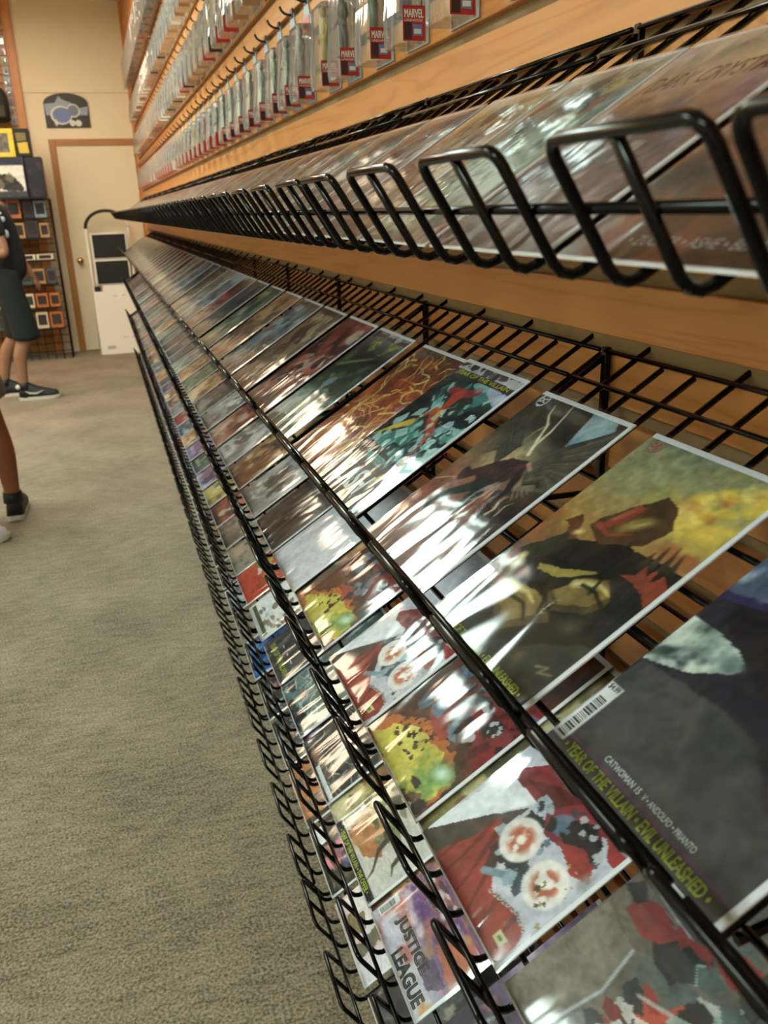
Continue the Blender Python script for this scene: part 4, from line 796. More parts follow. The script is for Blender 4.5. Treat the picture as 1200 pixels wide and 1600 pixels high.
def card_poly(w, h):
    return [(-w/2, 0), (w/2, 0), (w/2, h*0.80), (w*0.30, h*0.84), (w*0.16, h*0.98), (w*0.1, h), (-w*0.1, h), (-w*0.16, h*0.98), (-w*0.30, h*0.84), (-w/2, h*0.80)]
_bm = {}
def package(row, y, zb, w, h, d, bh, toy, card, lab, near, group):
    key = (w, h, d, bh)
    if key not in _bm:
        _bm[key] = (bubble_mesh(w*0.9, d, bh), {n: MB().prism(card_poly(w, h), 0, -0.0015, lambda p, q, a: (a, p, q)).mesh('card', m) for n, m in CM.items()},
                    {n: [toy_mesh(bh*0.72, m, i) for i in range(2)] for n, m in TM.items()},
                    {n: MB().box(-d*0.92, -d*0.10, -w*0.45-0.0008, -w*0.45+0.0002, 0.003, 0.003+min(0.048, bh*0.30)).mesh('label', m) for n, m in LM.items()},
                    MB().box(-0.0025, -0.0015, -w*0.30, w*0.42, h*0.70, h*0.83).mesh('header_strip', flat('header_rose', 206, 120, 112)))
    bub, cards, toys, labs, hdr = _bm[key]
    t = thing('carded_figure', 'carded %s toy figure, clear blister with %s label, %s card, %s' % (toy, lab, card, row), 'toy figure', group, (W-0.001, y, z(zb)))
    cd_ = obj('card', cards[card], t)
    if near: obj('header_strip', hdr, cd_)
    f = obj('toy_figure', toys[toy][rnd.randrange(2)], t, (-d*0.45, 0, 0.012 + (0.03 if near else 0.015)))
    obj('blister', bub, t)
    lo = obj('label', labs[lab], t)
    if near:
        yy = -w*0.45-0.0011
        tm = text_mesh('MARVEL', d*0.68, 0.011, INK['white'], 0, 0.0005)
        tm.transform(Matrix(((1, 0, 0, 0), (0, 0, -1, 0), (0, 1, 0, 0), (0, 0, 0, 1))))
        obj('label_text', tm, lo, (-d*0.86, yy-0.0004, 0.034))
        t2 = text_mesh('UNIVERSE', d*0.66, 0.0035, INK['white']); t2.transform(Matrix(((1, 0, 0, 0), (0, 0, -1, 0), (0, 1, 0, 0), (0, 0, 0, 1)))); obj('label_text', t2, lo, (-d*0.86, yy-0.0004, 0.0288))
        obj('price_patch', MB().box(-d*0.56, -d*0.22, yy-0.0003, yy, 0.010, 0.025).mesh('price_patch', PATCH), lo)
        obj('price_box', MB().box(-d*0.52, -d*0.26, yy-0.0006, yy-0.0002, 0.0125, 0.019).mesh('price_box', PATCHW), lo)
        obj('portrait_patch', MB().box(-d*0.88, -d*0.60, yy-0.0003, yy, 0.005, 0.028).mesh('portrait_patch', PATCHD), lo)
    return t
pk = MB().box(-0.003, 0.0, -0.012, 0.012, -0.006, 0.014)
pk.tube([(-0.001, 0, 0.0), (-0.012, 0, 0.001), (-0.020, 0, 0.004), (-0.026, 0, 0.009), (-0.030, 0, 0.018)], 0.0030, 6)
ME_PEG = pk.mesh('peg_hook', M['blackmetal'])
def peg(y, zz, row):
    tag(obj('peg_hook', ME_PEG, None, (W-0.0015, y, z(zz))), 'black wire peg hook on the slat wall, '+row, 'hook', 'peg hooks, '+row)
RA, RB, RC, RD = 'lowest row of figures', 'second row of figures', 'third row of figures', 'highest row of figures'
ys = [1.232, 1.42, 1.587, 1.779, 1.924, 2.141, 2.288, 2.447]
while ys[-1] < 9.2: ys.append(ys[-1]+0.187)
for i, y in enumerate([1.04]+ys):
    package(RA, y, 0.231, 0.100, 0.212, 0.044, 0.158, rnd.choice(list(TOYC)), rnd.choice(['pale blue', 'pale blue', 'silver', 'cream']), 'red' if y < 5 or rnd.random() < 0.6 else rnd.choice(['white', 'tan']), y < 3.4, 'carded figures, '+RA)
    peg(y, 0.438, RA)
y = 2.35
while y < 9.4:
    package(RB, y, 0.528, 0.130, 0.212, 0.056, 0.172, rnd.choice(list(TOYC)), rnd.choice(['silver', 'silver', 'cream', 'dark']), rnd.choice(['tan', 'tan', 'dark', 'white', 'red']), False, 'carded figures, '+RB)
    peg(y, 0.735, RB); y += 0.186
y = 3.7
while y < 9.4:
    package(RC, y, 0.826, 0.130, 0.209, 0.056, 0.168, rnd.choice(list(TOYC)), rnd.choice(['silver', 'silver', 'cream', 'dark']), rnd.choice(['tan', 'white', 'dark']), False, 'carded figures, '+RC)
    peg(y, 1.030, RC); y += 0.192
# large clear window boxes in the highest row
ME_WB = {n: MB().bbox(-0.075, -0.001, -0.09, 0.09, 0, 0.22, 0.003).mesh('clear_box', M['blister']) for n in (0,)}
def window_box(y, zb, c1, c2, nm):
    t = thing('window_box', 'clear window box with %s trays, %s' % (nm, RD), 'toy box', 'window boxes, '+RD, (W-0.001, y, z(zb)))
    obj('clear_box', ME_WB[0], t)
    obj('back_card', MB().box(-0.006, -0.003, -0.085, 0.085, 0.004, 0.216).mesh('back_card', CM['silver']), t)
    for k, c in ((0.015, c1), (0.12, c2)):
        obj('tray', MB().bbox(-0.066, -0.015, -0.08, 0.08, k, k+0.085, 0.006).mesh('tray', c), t)
y = 5.0; kk = 0
while y < 9.4:
    nm, c1, c2 = [('blue-grey', flat('tray_slate', 84, 96, 110), flat('tray_teal', 110, 134, 136)), ('dark', flat('tray_dark', 50, 50, 56), flat('tray_slate', 84, 96, 110)), ('red and grey', flat('tray_red', 150, 40, 36), flat('tray_grey', 150, 150, 150))][kk % 3]
    window_box(y, 1.115, c1, c2, nm); peg(y, 1.335, RD); y += 0.22; kk += 1

# ------------------------------------------------------------------ far end: plaque, ladder, white panel
pq = thing('wall_plaque', 'dark arched wall plaque with pale blue painted shapes above the door', 'plaque', None, (-0.095, YF-0.003, z(0.82)))
arc = [(-0.20, 0)]+[(0.20, 0)]+[(0.20*math.cos(a), 0.225+0.075*math.sin(a)) for a in [math.pi*i/12 for i in range(13)]]
arc = [(-0.205, 0), (0.205, 0)]+[(0.205*math.cos(math.pi*i/14), 0.215+0.09*math.sin(math.pi*i/14)) for i in range(15)]
obj('plaque_board', MB().prism(arc, 0, -0.012, lambda p, q, a: (p, a, q)).mesh('plaque_board', flat('plaque_dark', 44, 40, 36)), pq)
def blob(name, poly, dep, mat): obj(name, MB().prism(poly, -0.0118, -0.0118-dep, lambda p, q, a: (p, a, q)).mesh(name, mat), pq)
el = lambda cx, cz, rx, rz, n=16, r=0: [(cx+rx*math.cos(6.283*i/n)*math.cos(r)-rz*math.sin(6.283*i/n)*math.sin(r), cz+rx*math.cos(6.283*i/n)*math.sin(r)+rz*math.sin(6.283*i/n)*math.cos(r)) for i in range(n)]
blob('sky_band', [(-0.2, 0.21), (-0.19, 0.11), (0.19, 0.11), (0.2, 0.19), (0.12, 0.17), (0.05, 0.22), (-0.03, 0.25), (-0.06, 0.28), (-0.10, 0.22)], 0.0008, flat('plaque_mist', 142, 156, 176))
blob('pale_outline', el(-0.055, 0.11, 0.10, 0.085), 0.0016, flat('plaque_pale', 206, 208, 202)); blob('blue_shape', el(-0.05, 0.11, 0.085, 0.07), 0.0024, flat('plaque_blue', 104, 122, 172))
blob('pale_outline', el(0.06, 0.15, 0.062, 0.062), 0.0020, flat('plaque_pale', 206, 208, 202)); blob('blue_shape', el(0.06, 0.15, 0.052, 0.05), 0.0028, flat('plaque_slate', 110, 118, 140))
blob('pale_foot', el(0.04, 0.04, 0.028, 0.028), 0.003, flat('plaque_pale', 206, 208, 202)); blob('pale_foot', el(0.095, 0.038, 0.03, 0.03), 0.003, flat('plaque_pale', 206, 208, 202)); blob('pale_foot', el(-0.11, 0.045, 0.014, 0.03), 0.003, flat('plaque_pale', 206, 208, 202))

LY = 9.36
ld = thing('step_ladder', 'folded white step ladder with black treads and arched black grip against the door', 'ladder', None, (0.13, LY, 0))
zz = lambda v: z(v)
for sx in (-1, 1):
    obj('side_rail', MB().tube([(sx*0.22, -0.02, 0.0), (sx*0.205, 0.05, 0.75), (sx*0.205, 0.11, zz(-0.12))], 0.0125, 8).mesh('side_rail', M['whitemetal'], True), ld)
    obj('rear_leg', MB().tube([(sx*0.185, 0.12, 0.0), (sx*0.175, 0.13, 0.80)], 0.011, 8).mesh('rear_leg', M['whitemetal'], True), ld)
arch = [(-0.205*math.cos(math.pi*i/14), 0.11+0.02*math.sin(math.pi*i/14), zz(-0.12)+0.165*math.sin(math.pi*i/14)) for i in range(15)]
obj('grip', MB().tube(arch[:11], 0.016, 8).mesh('grip', M['rubber'], True), ld)
obj('arch_tube', MB().tube(arch[10:], 0.0125, 8).mesh('arch_tube', M['whitemetal'], True), ld)
for z0, z1 in ((-0.415, -0.165), (-0.665, -0.42)):
    a, b = zz(z0), zz(z1); f = MB()
    f.bbox(-0.175, 0.175, 0.028, 0.045, a, b, 0.004); tr_ = obj('tread', f.mesh('tread', M['whitemetal']), ld)
    obj('tread_pad', MB().bbox(-0.158, 0.158, 0.022, 0.03, a+0.012, b-0.014, 0.003).mesh('tread_pad', M['rubber']), tr_)
obj('cross_bar', MB().tube([(-0.2, 0.05, 0.72), (0.2, 0.05, 0.72)], 0.01, 8).mesh('cross_bar', M['whitemetal'], True), ld)
wp = thing('cardboard_sheet', 'white notched cardboard panel with slots leaning against the step ladder', 'cardboard', None, (0.15, LY-0.10, 0))
lean = Matrix.Rotation(-0.10, 4, 'X')
poly = [(-0.235, 0), (0.235, 0), (0.235, 0.625), (0.15, 0.625), (0.15, 0.685), (-0.14, 0.685), (-0.14, 0.625), (-0.235, 0.625)]
pm = MB().prism(poly, 0, 0.008, lambda p, q, a: (p, a, q)).mesh('panel_board', M['whiteboard']); pm.transform(lean); obj('panel_board', pm, wp)
for px, pzz in ((-0.03, 0.58), (0.06, 0.58), (0.02, 0.16), (0.11, 0.16)):
    me = MB().box(px-0.022, px+0.022, -0.001, 0.001, pzz-0.004, pzz+0.004).mesh('slot', flat('slot_grey', 170, 166, 156)); me.transform(lean); obj('slot', me, wp)
me = MB().box(-0.17, -0.09, -0.001, 0.001, 0.05, 0.085).mesh('sticker', flat('sticker_grey', 176, 172, 164)); me.transform(lean); obj('sticker', me, wp)
for px in (-0.19, 0.20):
    obj('foot_block', MB().bbox(px-0.03+0.02, px+0.03+0.02, -0.022, 0.02, zz(-0.735), zz(-0.675), 0.004).mesh('foot_block', M['rubber']), ld)
wk = thing('white_board', 'plain white board standing beside the notched panel by the racks', 'board', None, (0.452, LY-0.02, 0))
pm = MB().bbox(-0.07, 0.06, 0, 0.008, 0, 0.42, 0.001).mesh('board_sheet', M['whiteboard']); pm.transform(Matrix.Rotation(-0.12, 4, 'X')); obj('board_sheet', pm, wk)

# ------------------------------------------------------------------ far left: grid stand with toys, boxes on top
GX0, GX1, GY, GT = -1.30, -0.37, 9.22, z(0.165)
gs = thing('grid_stand', 'black wire grid stand holding small toys beside the door', 'display stand', None, (0, 0, 0))
gvm = MB().tube([(0, 0, 0.0), (0, 0, GT)], 0.0035, 6).mesh('grid_wire', M['blackmetal'], True)
ghm = MB().tube([(GX0, 0, 0), (GX1, 0, 0)], 0.0035, 6).mesh('grid_wire', M['blackmetal'], True)
gsm = MB().tube([(0, 0, 0), (0, 0.32, 0)], 0.0035, 6).mesh('grid_wire', M['blackmetal'], True)
n = int((GX1-GX0)/0.0775)
for i in range(n+1): obj('grid_wire', gvm, gs, (GX1-i*0.0775, GY, 0))
for i in range(19): obj('grid_wire', ghm, gs, (0, GY+0.006, 0.08+i*0.079)); obj('grid_wire', gsm, gs, (GX1, GY+0.012, 0.08+i*0.079))
for i in range(5): obj('grid_wire', gvm, gs, (GX1+0.006, GY+0.01+i*0.0775, 0))
for k in (-1.02, -0.82, -0.60, -0.38, -0.18, 0.0):
    obj('shelf', MB().bbox(GX0, GX1-0.02, GY-0.16, GY-0.004, z(k)-0.012, z(k), 0.002).mesh('shelf', M['blackmetal']), gs)
obj('top_shelf', MB().bbox(GX0, GX1, GY-0.26, GY+0.33, GT, GT+0.014, 0.002).mesh('top_shelf', M['blackmetal']), gs)
BOXC = {'dark red': (120, 34, 34), 'olive': (92, 88, 50), 'slate': (70, 78, 90), 'tan': (160, 126, 84), 'violet': (84, 62, 100), 'cream': (200, 190, 166), 'green': (60, 84, 66), 'orange': (180, 104, 52), 'charcoal': (46, 44, 48), 'pale blue': (130, 152, 168)}
BM_ = {n: plain('toybox_'+n.replace(' ', '_'), srgb(*c), 0.4, var=0.3, scale=25) for n, c in BOXC.items()}
SHN = {-1.02: 'bottom', -0.82: 'second lowest', -0.60: 'third', -0.38: 'fourth', -0.18: 'fifth', 0.0: 'top'}
WIN = flat('toy_window', 58, 54, 58, 0.15, var=0.5, scale=30)
for k in (-1.02, -0.82, -0.60, -0.38, -0.18, 0.0):
    x = GX1-0.03
    while x > GX0+0.10:
        w = rnd.uniform(0.08, 0.12); h = rnd.uniform(0.12, 0.165); nm = rnd.choice(list(BOXC)); 
        if k == -0.38 and x > -0.75: nm = 'cream'; w = 0.15; h = 0.05
        t = thing('boxed_toy', 'small %s toy box on the %s shelf of the grid stand' % (nm, SHN[k]), 'toy box', 'toy boxes on the grid stand', (x-w/2, GY-0.085, z(k)+0.0006))
        obj('carton', MB().bbox(-w/2, w/2, -0.05, 0.05, 0, h, 0.002).mesh('carton', BM_[nm]), t)
        obj('window', MB().bbox(-w*0.36, w*0.36, -0.0515, -0.0495, h*0.2, h*0.85, 0.0005).mesh('window', WIN), t)
        x -= w+rnd.uniform(0.006, 0.02)
def big_box(x0, x1, y0, y1, z0, z1, mat, label, P=None, m=0.012, parts=()):
    t = thing('boxed_statue', label, 'toy box', None, ((x0+x1)/2, (y0+y1)/2, z0)); w = (x1-x0)/2; d = (y1-y0)/2
    obj('carton', MB().bbox(-w, w, -d, d, 0, z1-z0, 0.004).mesh('carton', mat), t)
    if P is not None: obj('printed_front', xz_print('printed_front', P, -w+m, w-m, m, z1-z0-m, -d-0.0012), t)
    return t
TS = GT+0.014
P = Paint(60, 50, ar=1.1, seed=41, base=(206, 204, 200)); P.grad([(0, (60, 66, 74)), (0.12, (60, 66, 74)), (0.16, (206, 204, 200)), (0.8, (210, 208, 204)), (0.84, (40, 44, 70)), (1, (40, 44, 70))])
P.poly((40, 44, 40), [(0.1, 0.16), (0.2, 0.5), (0.45, 0.62), (0.8, 0.55), (0.95, 0.3), (0.95, 0.16)], 0.06); P.dabs([(90, 84, 70), (60, 56, 50), (120, 110, 96)], 12, 0.12, (0.2, 0.9, 0.15, 0.5), 0.8); P.dabs([(220, 220, 216)], 6, 0.05, (0.1, 0.6, 0.1, 0.2), 0.9)
big_box(-1.02, -0.525, GY-0.24, GY+0.05, TS, TS+0.345, flat('carton_navy', 44, 46, 62), 'wide navy carton with pale window picture on top of the grid stand', P)
P = Paint(30, 60, ar=0.5, seed=42, base=(38, 34, 44)); P.cloud((62, 50, 62), 3, 5, 0.5, 0.7, 0.9)
big_box(-0.522, -0.372, GY-0.2, GY+0.1, TS, TS+0.345, flat('carton_black', 34, 32, 40), 'tall black-violet carton beside the navy carton on the grid stand', P, 0.006)
P = Paint(50, 44, ar=1.1, seed=43, base=(222, 196, 50)); P.poly((96, 90, 84), [(0.05, 0.14), (0.86, 0.14), (0.86, 0.86), (0.05, 0.86)]); P.cloud((140, 130, 120), 4, 4, 0.5, 0.7, 0.8, mask=P.polym([(0.05, 0.14), (0.86, 0.14), (0.86, 0.86), (0.05, 0.86)]))
big_box(-0.90, -0.580, GY-0.2, GY+0.05, TS+0.347, TS+0.585, flat('carton_yellow', 222, 196, 50), 'yellow framed carton stacked on the navy carton', P, 0.004)
P = Paint(36, 50, ar=0.7, seed=44, base=(28, 26, 26)); P.poly((206, 176, 50), [(0.2, 0.12), (0.9, 0.12), (0.86, 0.52), (0.15, 0.5)]); P.poly((120, 108, 60), [(0.12, 0.56), (0.82, 0.58), (0.8, 0.86), (0.1, 0.86)])
big_box(-0.577, -0.445, GY-0.2, GY+0.05, TS+0.347, TS+0.585, flat('carton_ink', 26, 25, 26), 'black carton with yellow panel stacked beside the yellow carton', P, 0.006)
# dark bags and carded toys hanging on the far panel above
for i, (x, zb, w, h, nm, lab) in enumerate(((-0.72, 0.86, 0.24, 0.30, 'charcoal', 'black backpack hanging on the far slat panel above the yellow carton'), (-0.98, 0.95, 0.22, 0.30, 'slate', 'slate backpack hanging on the far slat panel'))):
    t = thing('backpack', lab, 'bag', None, (x, YF-0.14, z(zb)))
    g = lambda zz_, s: [(w/2*s*math.copysign(abs(math.cos(a))**0.6, math.cos(a)), 0.09*s*math.copysign(abs(math.sin(a))**0.6, math.sin(a)), zz_) for a in [6.283*j/16 for j in range(16)]]
    obj('bag_body', MB().loft([g(0, 0.7), g(0.02, 0.95), g(h*0.3, 1), g(h*0.75, 0.95), g(h*0.95, 0.7), g(h, 0.4)]).mesh('bag_body', flat('bag_'+nm, 34, 34, 36, 0.8, scale=60, bump=0.3), True), t)
    obj('pocket', MB().bbox(-w*0.36, w*0.36, -0.115, -0.085, 0.03, h*0.45, 0.01).mesh('pocket', flat('bag_pocket', 60, 62, 50, 0.8)), t)
    obj('strap', MB().tube([(-0.04, 0.02, h-0.01), (-0.03, 0.03, h+0.06), (0.03, 0.03, h+0.06), (0.04, 0.02, h-0.01)], 0.008, 6).mesh('strap', flat('bag_strap', 30, 30, 32, 0.8), True), t)
for i in range(9):
    zb = 0.84+0.085*i
    x = -0.585
    nm = ['silver', 'cream', 'rose', 'silver', 'pale blue'][i % 5]
    t = thing('hanging_card_toy', 'small %s carded toy hanging in the column beside the orange trim' % nm, 'toy', 'small carded toys beside the orange trim', (x, YF-0.034, z(zb)))
    obj('card', MB().bbox(-0.03, 0.03, -0.003, 0, 0, 0.08, 0.0005).mesh('card', CM[nm]), t)
    obj('blister', MB().bbox(-0.025, 0.025, -0.03, -0.0028, 0.006, 0.06, 0.004).mesh('blister', M['blister']), t)
    obj('toy_core', MB().ell((0, -0.016, 0.03), (0.012, 0.009, 0.02), 8, 6).mesh('toy_core', TM[rnd.choice(list(TM))], True), t)
for j, xx in enumerate((-0.70, -0.82)):
    for i in range(3):
        t = thing('hanging_card_toy', 'large %s carded toy hung high on the far slat panel' % ['rose', 'silver', 'dark'][i], 'toy', 'large carded toys on the far slat panel', (xx, YF-0.034, z(1.22+0.2*i)))
        obj('card', MB().bbox(-0.05, 0.05, -0.003, 0, 0, 0.17, 0.0005).mesh('card', CM[['rose', 'silver', 'dark'][i]]), t)
        obj('blister', MB().bbox(-0.04, 0.04, -0.05, -0.0028, 0.01, 0.13, 0.006).mesh('blister', M['blister']), t)
        obj('toy_core', MB().ell((0, -0.025, 0.06), (0.02, 0.014, 0.045), 8, 6).mesh('toy_core', TM[['red', 'grey', 'green'][i]], True), t)

# ------------------------------------------------------------------ people
def skin_mesh(name, V, E, R, mat, sub=2, root=0):
    me = bpy.data.meshes.new(name); me.from_pydata([tuple(v) for v in V], E, []); o = bpy.data.objects.new(name, me); COL.objects.link(o)
    m = o.modifiers.new('s', 'SKIN'); m.use_smooth_shade = True; m.branch_smoothing = 0.4
    sv = me.skin_vertices[0].data
    for i, r in enumerate(R): sv[i].radius = r if isinstance(r, tuple) else (r, r); sv[i].use_root = (i == root)
    q = o.modifiers.new('u', 'SUBSURF'); q.levels = sub; q.render_levels = sub
    dg = bpy.context.evaluated_depsgraph_get(); out = bpy.data.meshes.new_from_object(o.evaluated_get(dg)); out.name = name
    bpy.data.objects.remove(o); bpy.data.meshes.remove(me)
    out.materials.clear(); out.materials.append(mat)
    out.polygons.foreach_set('use_smooth', [True]*len(out.polygons)); out.update(); return out
def shoe_mesh(L, mat_u, name):
    def ring(x, w, h, yo=0): return [(x, yo+w*math.cos(a)*(1 if math.sin(a) > 0 else 1.04), 0.022+max(0.0, h*math.sin(a)) if math.sin(a) > 0 else 0.022) for a in [6.283*i/16 for i in range(16)]]
    st = [(-0.10*L, 0.020, 0.07), (-0.08*L, 0.035, 0.105), (0.02*L, 0.040, 0.118), (0.16*L, 0.040, 0.118), (0.26*L, 0.042, 0.100), (0.42*L, 0.046, 0.078), (0.62*L, 0.049, 0.060), (0.78*L, 0.044, 0.048), (0.87*L, 0.030, 0.036), (0.90*L, 0.012, 0.018)]
    return MB().loft([ring(*q) for q in st]).mesh(name, mat_u, True)
def sole_mesh(L, mat):
    def ring(x, w, lift=0): return [(x, -w, lift), (x, w, lift), (x, w*1.02, 0.026+lift*0.4), (x, -w*1.02, 0.026+lift*0.4)]
    return MB().loft([ring(-0.115*L, 0.022, 0.006), ring(-0.09*L, 0.037), ring(0.1*L, 0.039), ring(0.4*L, 0.045), ring(0.62*L, 0.050), ring(0.8*L, 0.043, 0.003), ring(0.9*L, 0.026, 0.009), ring(0.925*L, 0.010, 0.014)]).mesh('sole', mat)
def person(label, loc, rz, h, skin, shirt, shorts, shoe, sole, hair, feet, arms, hem=0.50, lean=0.0, printed=False, knee=0.0):
    # local frame: faces +x, left side +y; feet = ((x, y) right, (x, y) left); arms = (elbow, hand) right, left
    k = h/1.75
    t = thing('person', label, 'person', None, loc, Matrix.Translation(loc) @ Matrix.Rotation(rz, 4, 'Z'))
    V, E, R = [], [], []
    def a(p, r, par=None):
        V.append(p); R.append(r)
        if par is not None: E.append((par, len(V)-1))
        return len(V)-1
    L = lean
    pel = a((0, 0, 0.95*k), (0.125*k, 0.15*k)); wa = a((0.01+L*0.2, 0, 1.10*k), (0.115*k, 0.14*k), pel); ch = a((0.01+L*0.5, 0, 1.30*k), (0.125*k, 0.165*k), wa)
    sh = a((L*0.8, 0, 1.44*k), (0.075*k, 0.11*k), ch); nk = a((0.01+L*0.9, 0, 1.52*k), 0.055*k, sh); hd0 = a((0.02+L, 0, 1.59*k), (0.068*k, 0.062*k), nk); hd1 = a((0.02+L, 0, 1.67*k), (0.094*k, 0.075*k), hd0); hd2 = a((0.01+L, 0, 1.735*k), (0.06*k, 0.05*k), hd1)
    for s, ft in ((-1, feet[0]), (1, feet[1])):
        hp = a((0, s*0.085*k, 0.88*k), (0.085*k, 0.085*k), pel); kn = a(((ft[0]*0.45)+0.02+knee, s*0.09*k*0.4+ft[1]*0.6, 0.50*k), 0.056*k, hp)
        cf = a((ft[0]*0.75-0.025+knee*0.5, ft[1], 0.34*k), 0.055*k, kn); an = a((ft[0], ft[1], 0.11*k), 0.036*k, cf); a((ft[0]+0.01, ft[1], 0.06), 0.034*k, an)
        a((ft[0]+0.10, ft[1], 0.045), 0.025, len(V)-1)
    for s, (el_, hn) in ((-1, arms[0]), (1, arms[1])):
        so = a((L*0.75, s*0.175*k, 1.41*k), 0.058*k, sh); e = a(el_, 0.042*k, so); w_ = a(tuple(e_+(h_-e_)*0.82 for e_, h_ in zip(el_, hn)), (0.028*k, 0.024*k), e)
        d = (Vector(hn)-Vector(el_)).normalized(); sd = d.cross(Vector((0, 0, 1))) if abs(d.z) < 0.9 else Vector((1, 0, 0)); sd.normalize(); up = sd.cross(d)
        pm_ = a(tuple(Vector(hn)), (0.030*k, 0.020*k), w_)
        for j, (off, ln) in enumerate(((-0.028, 0.062), (-0.010, 0.075), (0.009, 0.070), (0.026, 0.055))):
            b0 = Vector(hn)+d*0.035+sd*off; f1 = a(tuple(b0), 0.0105, pm_); f2 = a(tuple(b0+d*ln*0.5-up*0.006), 0.0088, f1); a(tuple(b0+d*ln*0.9-up*0.022), 0.0075, f2)
        b0 = Vector(hn)-d*0.005-sd*0.036; f1 = a(tuple(b0), 0.011, pm_); a(tuple(b0+d*0.04-sd*0.012-up*0.01), 0.0085, f1)
    body = obj('body', skin_mesh('body', V, E, R, skin), t)
    hx = L+0.02
    hm = MB().ell((hx-0.030, 0, 1.705*k), (0.088*k, 0.080*k, 0.072*k), 14, 9); obj('hair', hm.mesh('hair', hair, True), t)
    obj('nose', MB().ell((hx+0.080*k, 0, 1.635*k), (0.018, 0.012, 0.022), 8, 6).mesh('nose', skin, True), t)
    obj('mouth', MB().ell((hx+0.064*k, 0, 1.595*k), (0.010, 0.022, 0.005), 8, 5).mesh('mouth', flat('lips', 150, 90, 80), True), t)
    for s in (-1, 1):
        obj('eye', MB().ell((hx+0.069*k, s*0.03, 1.655*k), (0.010, 0.012, 0.007), 8, 6).mesh('eye', flat('eye_dark', 40, 32, 28, 0.2), True), t)
        obj('ear', MB().ell((hx-0.01, s*0.082*k, 1.64*k), (0.02, 0.010, 0.032), 8, 6).mesh('ear', skin, True), t)
    # shirt
    V, E, R = [], [], []
    b0 = a((0.0, 0, 0.84*k), (0.168*k, 0.192*k)); b1 = a((0.01+L*0.2, 0, 1.08*k), (0.150*k, 0.172*k), b0); b2 = a((0.01+L*0.5, 0, 1.30*k), (0.150*k, 0.188*k), b1); b3 = a((L*0.8, 0, 1.43*k), (0.105*k, 0.17*k), b2); a((L*0.85, 0, 1.485*k), (0.075*k, 0.085*k), b3)
    for s, (el_, hn) in ((-1, arms[0]), (1, arms[1])):
        so = a((L*0.75, s*0.185*k, 1.42*k), 0.084*k, b3); a(tuple(p+(q-p)*0.72 for p, q in zip((L*0.75, s*0.18*k, 1.41*k), el_)), 0.068*k, so)
    st = obj('shirt', skin_mesh('shirt', V, E, R, shirt, 2), t)
    V, E, R = [], [], []
    b0 = a((0, 0, 1.03*k), (0.138*k, 0.160*k)); b0 = a((0, 0, 0.93*k), (0.142*k, 0.168*k), b0)
    for s, ft in ((-1, feet[0]), (1, feet[1])):
        kx, ky = (ft[0]*0.45)+0.02+knee, s*0.09*k*0.4+ft[1]*0.6
        hp = a((0, s*0.088*k, 0.86*k), (0.108*k, 0.105*k), b0); m1 = a((kx*0.6, s*0.088*k*0.4+ky*0.6, 0.70*k), (0.100*k, 0.096*k), hp); m2 = a((kx, ky, hem*k+0.05), (0.108*k, 0.100*k), m1); a((kx, ky, hem*k), (0.108*k, 0.100*k), m2)
    obj('shorts', skin_mesh('shorts', V, E, R, shorts, 2), t)
    for ft in feet:
        s_ = obj('shoe', shoe_mesh(0.29*k, shoe, 'shoe'), t, (ft[0]-0.015, ft[1], 0)); obj('sole', sole_mesh(0.29*k, sole), s_)
        if printed and ft is feet[0]:                        # pale heel tab and side mark on the dark sneaker
            obj('heel_tab', MB().ell((-0.026, -0.012, 0.105), (0.022, 0.030, 0.020), 10, 6).mesh('heel_tab', sole, True), s_)
            sw = [(0.02, 0.075), (0.05, 0.052), (0.10, 0.046), (0.155, 0.072), (0.10, 0.058), (0.055, 0.062)]
            obj('side_mark', MB().prism(sw, -0.052, -0.030, lambda p, q, a_: (p, a_, q)).mesh('side_mark', sole), s_)
        obj('sock', MB().tube([(ft[0], ft[1], 0.085), (ft[0], ft[1], 0.135*k)], [0.046, 0.042], 12).mesh('sock', shoe, True), t)
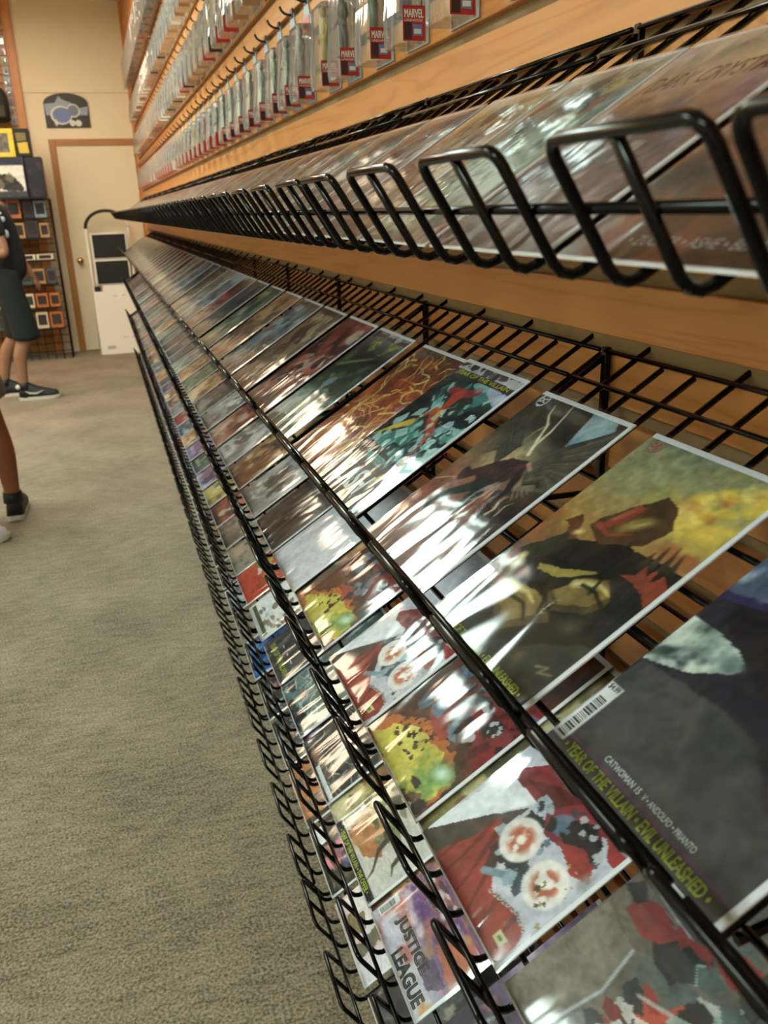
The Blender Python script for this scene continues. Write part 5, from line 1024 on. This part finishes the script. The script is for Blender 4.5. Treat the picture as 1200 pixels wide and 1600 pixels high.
    if printed:
        pr = flat('shirt_print', 176, 186, 190)
        for (px, pz_, w, hh) in ((0.03, 1.36, 0.035, 0.014), (0.06, 1.32, 0.02, 0.02), (0.02, 1.27, 0.03, 0.018), (0.07, 1.22, 0.018, 0.03), (0.03, 1.17, 0.028, 0.014)):
            obj('print_patch', MB().ell((px, -0.192*k, pz_*k), (w, 0.012, hh), 10, 6).mesh('print_patch', pr, True), st)
    return t
SK1 = plain('skin_tan', srgb(150, 106, 82), 0.55, var=0.06, scale=30); SK2 = plain('skin_brown', srgb(140, 84, 58), 0.55, var=0.08, scale=30)
CB = plain('black_cotton', srgb(20, 22, 24), 0.9, var=0.15, scale=60, bump=0.2); CG = plain('grey_shorts_cloth', srgb(112, 102, 94), 0.9, var=0.08, scale=70, bump=0.2)
CT = plain('navy_twill', srgb(18, 24, 28), 0.9, var=0.15, scale=60, bump=0.2); SB = plain('black_sneaker', srgb(20, 22, 24), 0.6, var=0.2, scale=80); SW = plain('white_sneaker', srgb(216, 210, 220), 0.6, var=0.05)
SO = plain('white_sole', srgb(206, 200, 188), 0.6, var=0.05); HB = plain('dark_hair', srgb(34, 28, 24), 0.7, var=0.2, scale=80, bump=0.4); CW = plain('teal_shirt', srgb(70, 92, 96), 0.9)
person('person in black t-shirt and long black shorts standing by the grid stand, facing the racks', (-0.68, 7.28, 0), 0.0, 1.78, SK1, CB, CT, SB, SO, HB,
       ((0.0, -0.10), (-0.16, 0.14)), (((0.05, -0.25, 1.10), (-0.14, -0.30, 1.12)), ((0.06, 0.26, 1.12), (0.18, 0.22, 0.90))), 0.44, lean=-0.06, printed=True, knee=0.06)
person('person in grey shorts and black sneakers standing in the aisle, back turned', (-0.715, 4.22, 0), math.pi/2, 1.75, SK2, CW, CG, SB, SO, HB,
       ((-0.03, -0.185), (0.16, 0.10)), (((0.02, -0.22, 1.12), (0.22, -0.12, 1.10)), ((-0.04, 0.25, 1.12), (0.20, 0.20, 1.08))), 0.56)
person('person in white sneakers and grey shorts standing in the aisle, facing the racks', (-0.86, 3.78, 0), 0.0, 1.70, SK1, CW, CG, SW, SO, HB,
       ((0.02, -0.10), (0.08, 0.12)), (((0.02, -0.25, 1.08), (0.24, -0.20, 1.06)), ((0.02, 0.25, 1.08), (0.24, 0.20, 1.06))), 0.50)
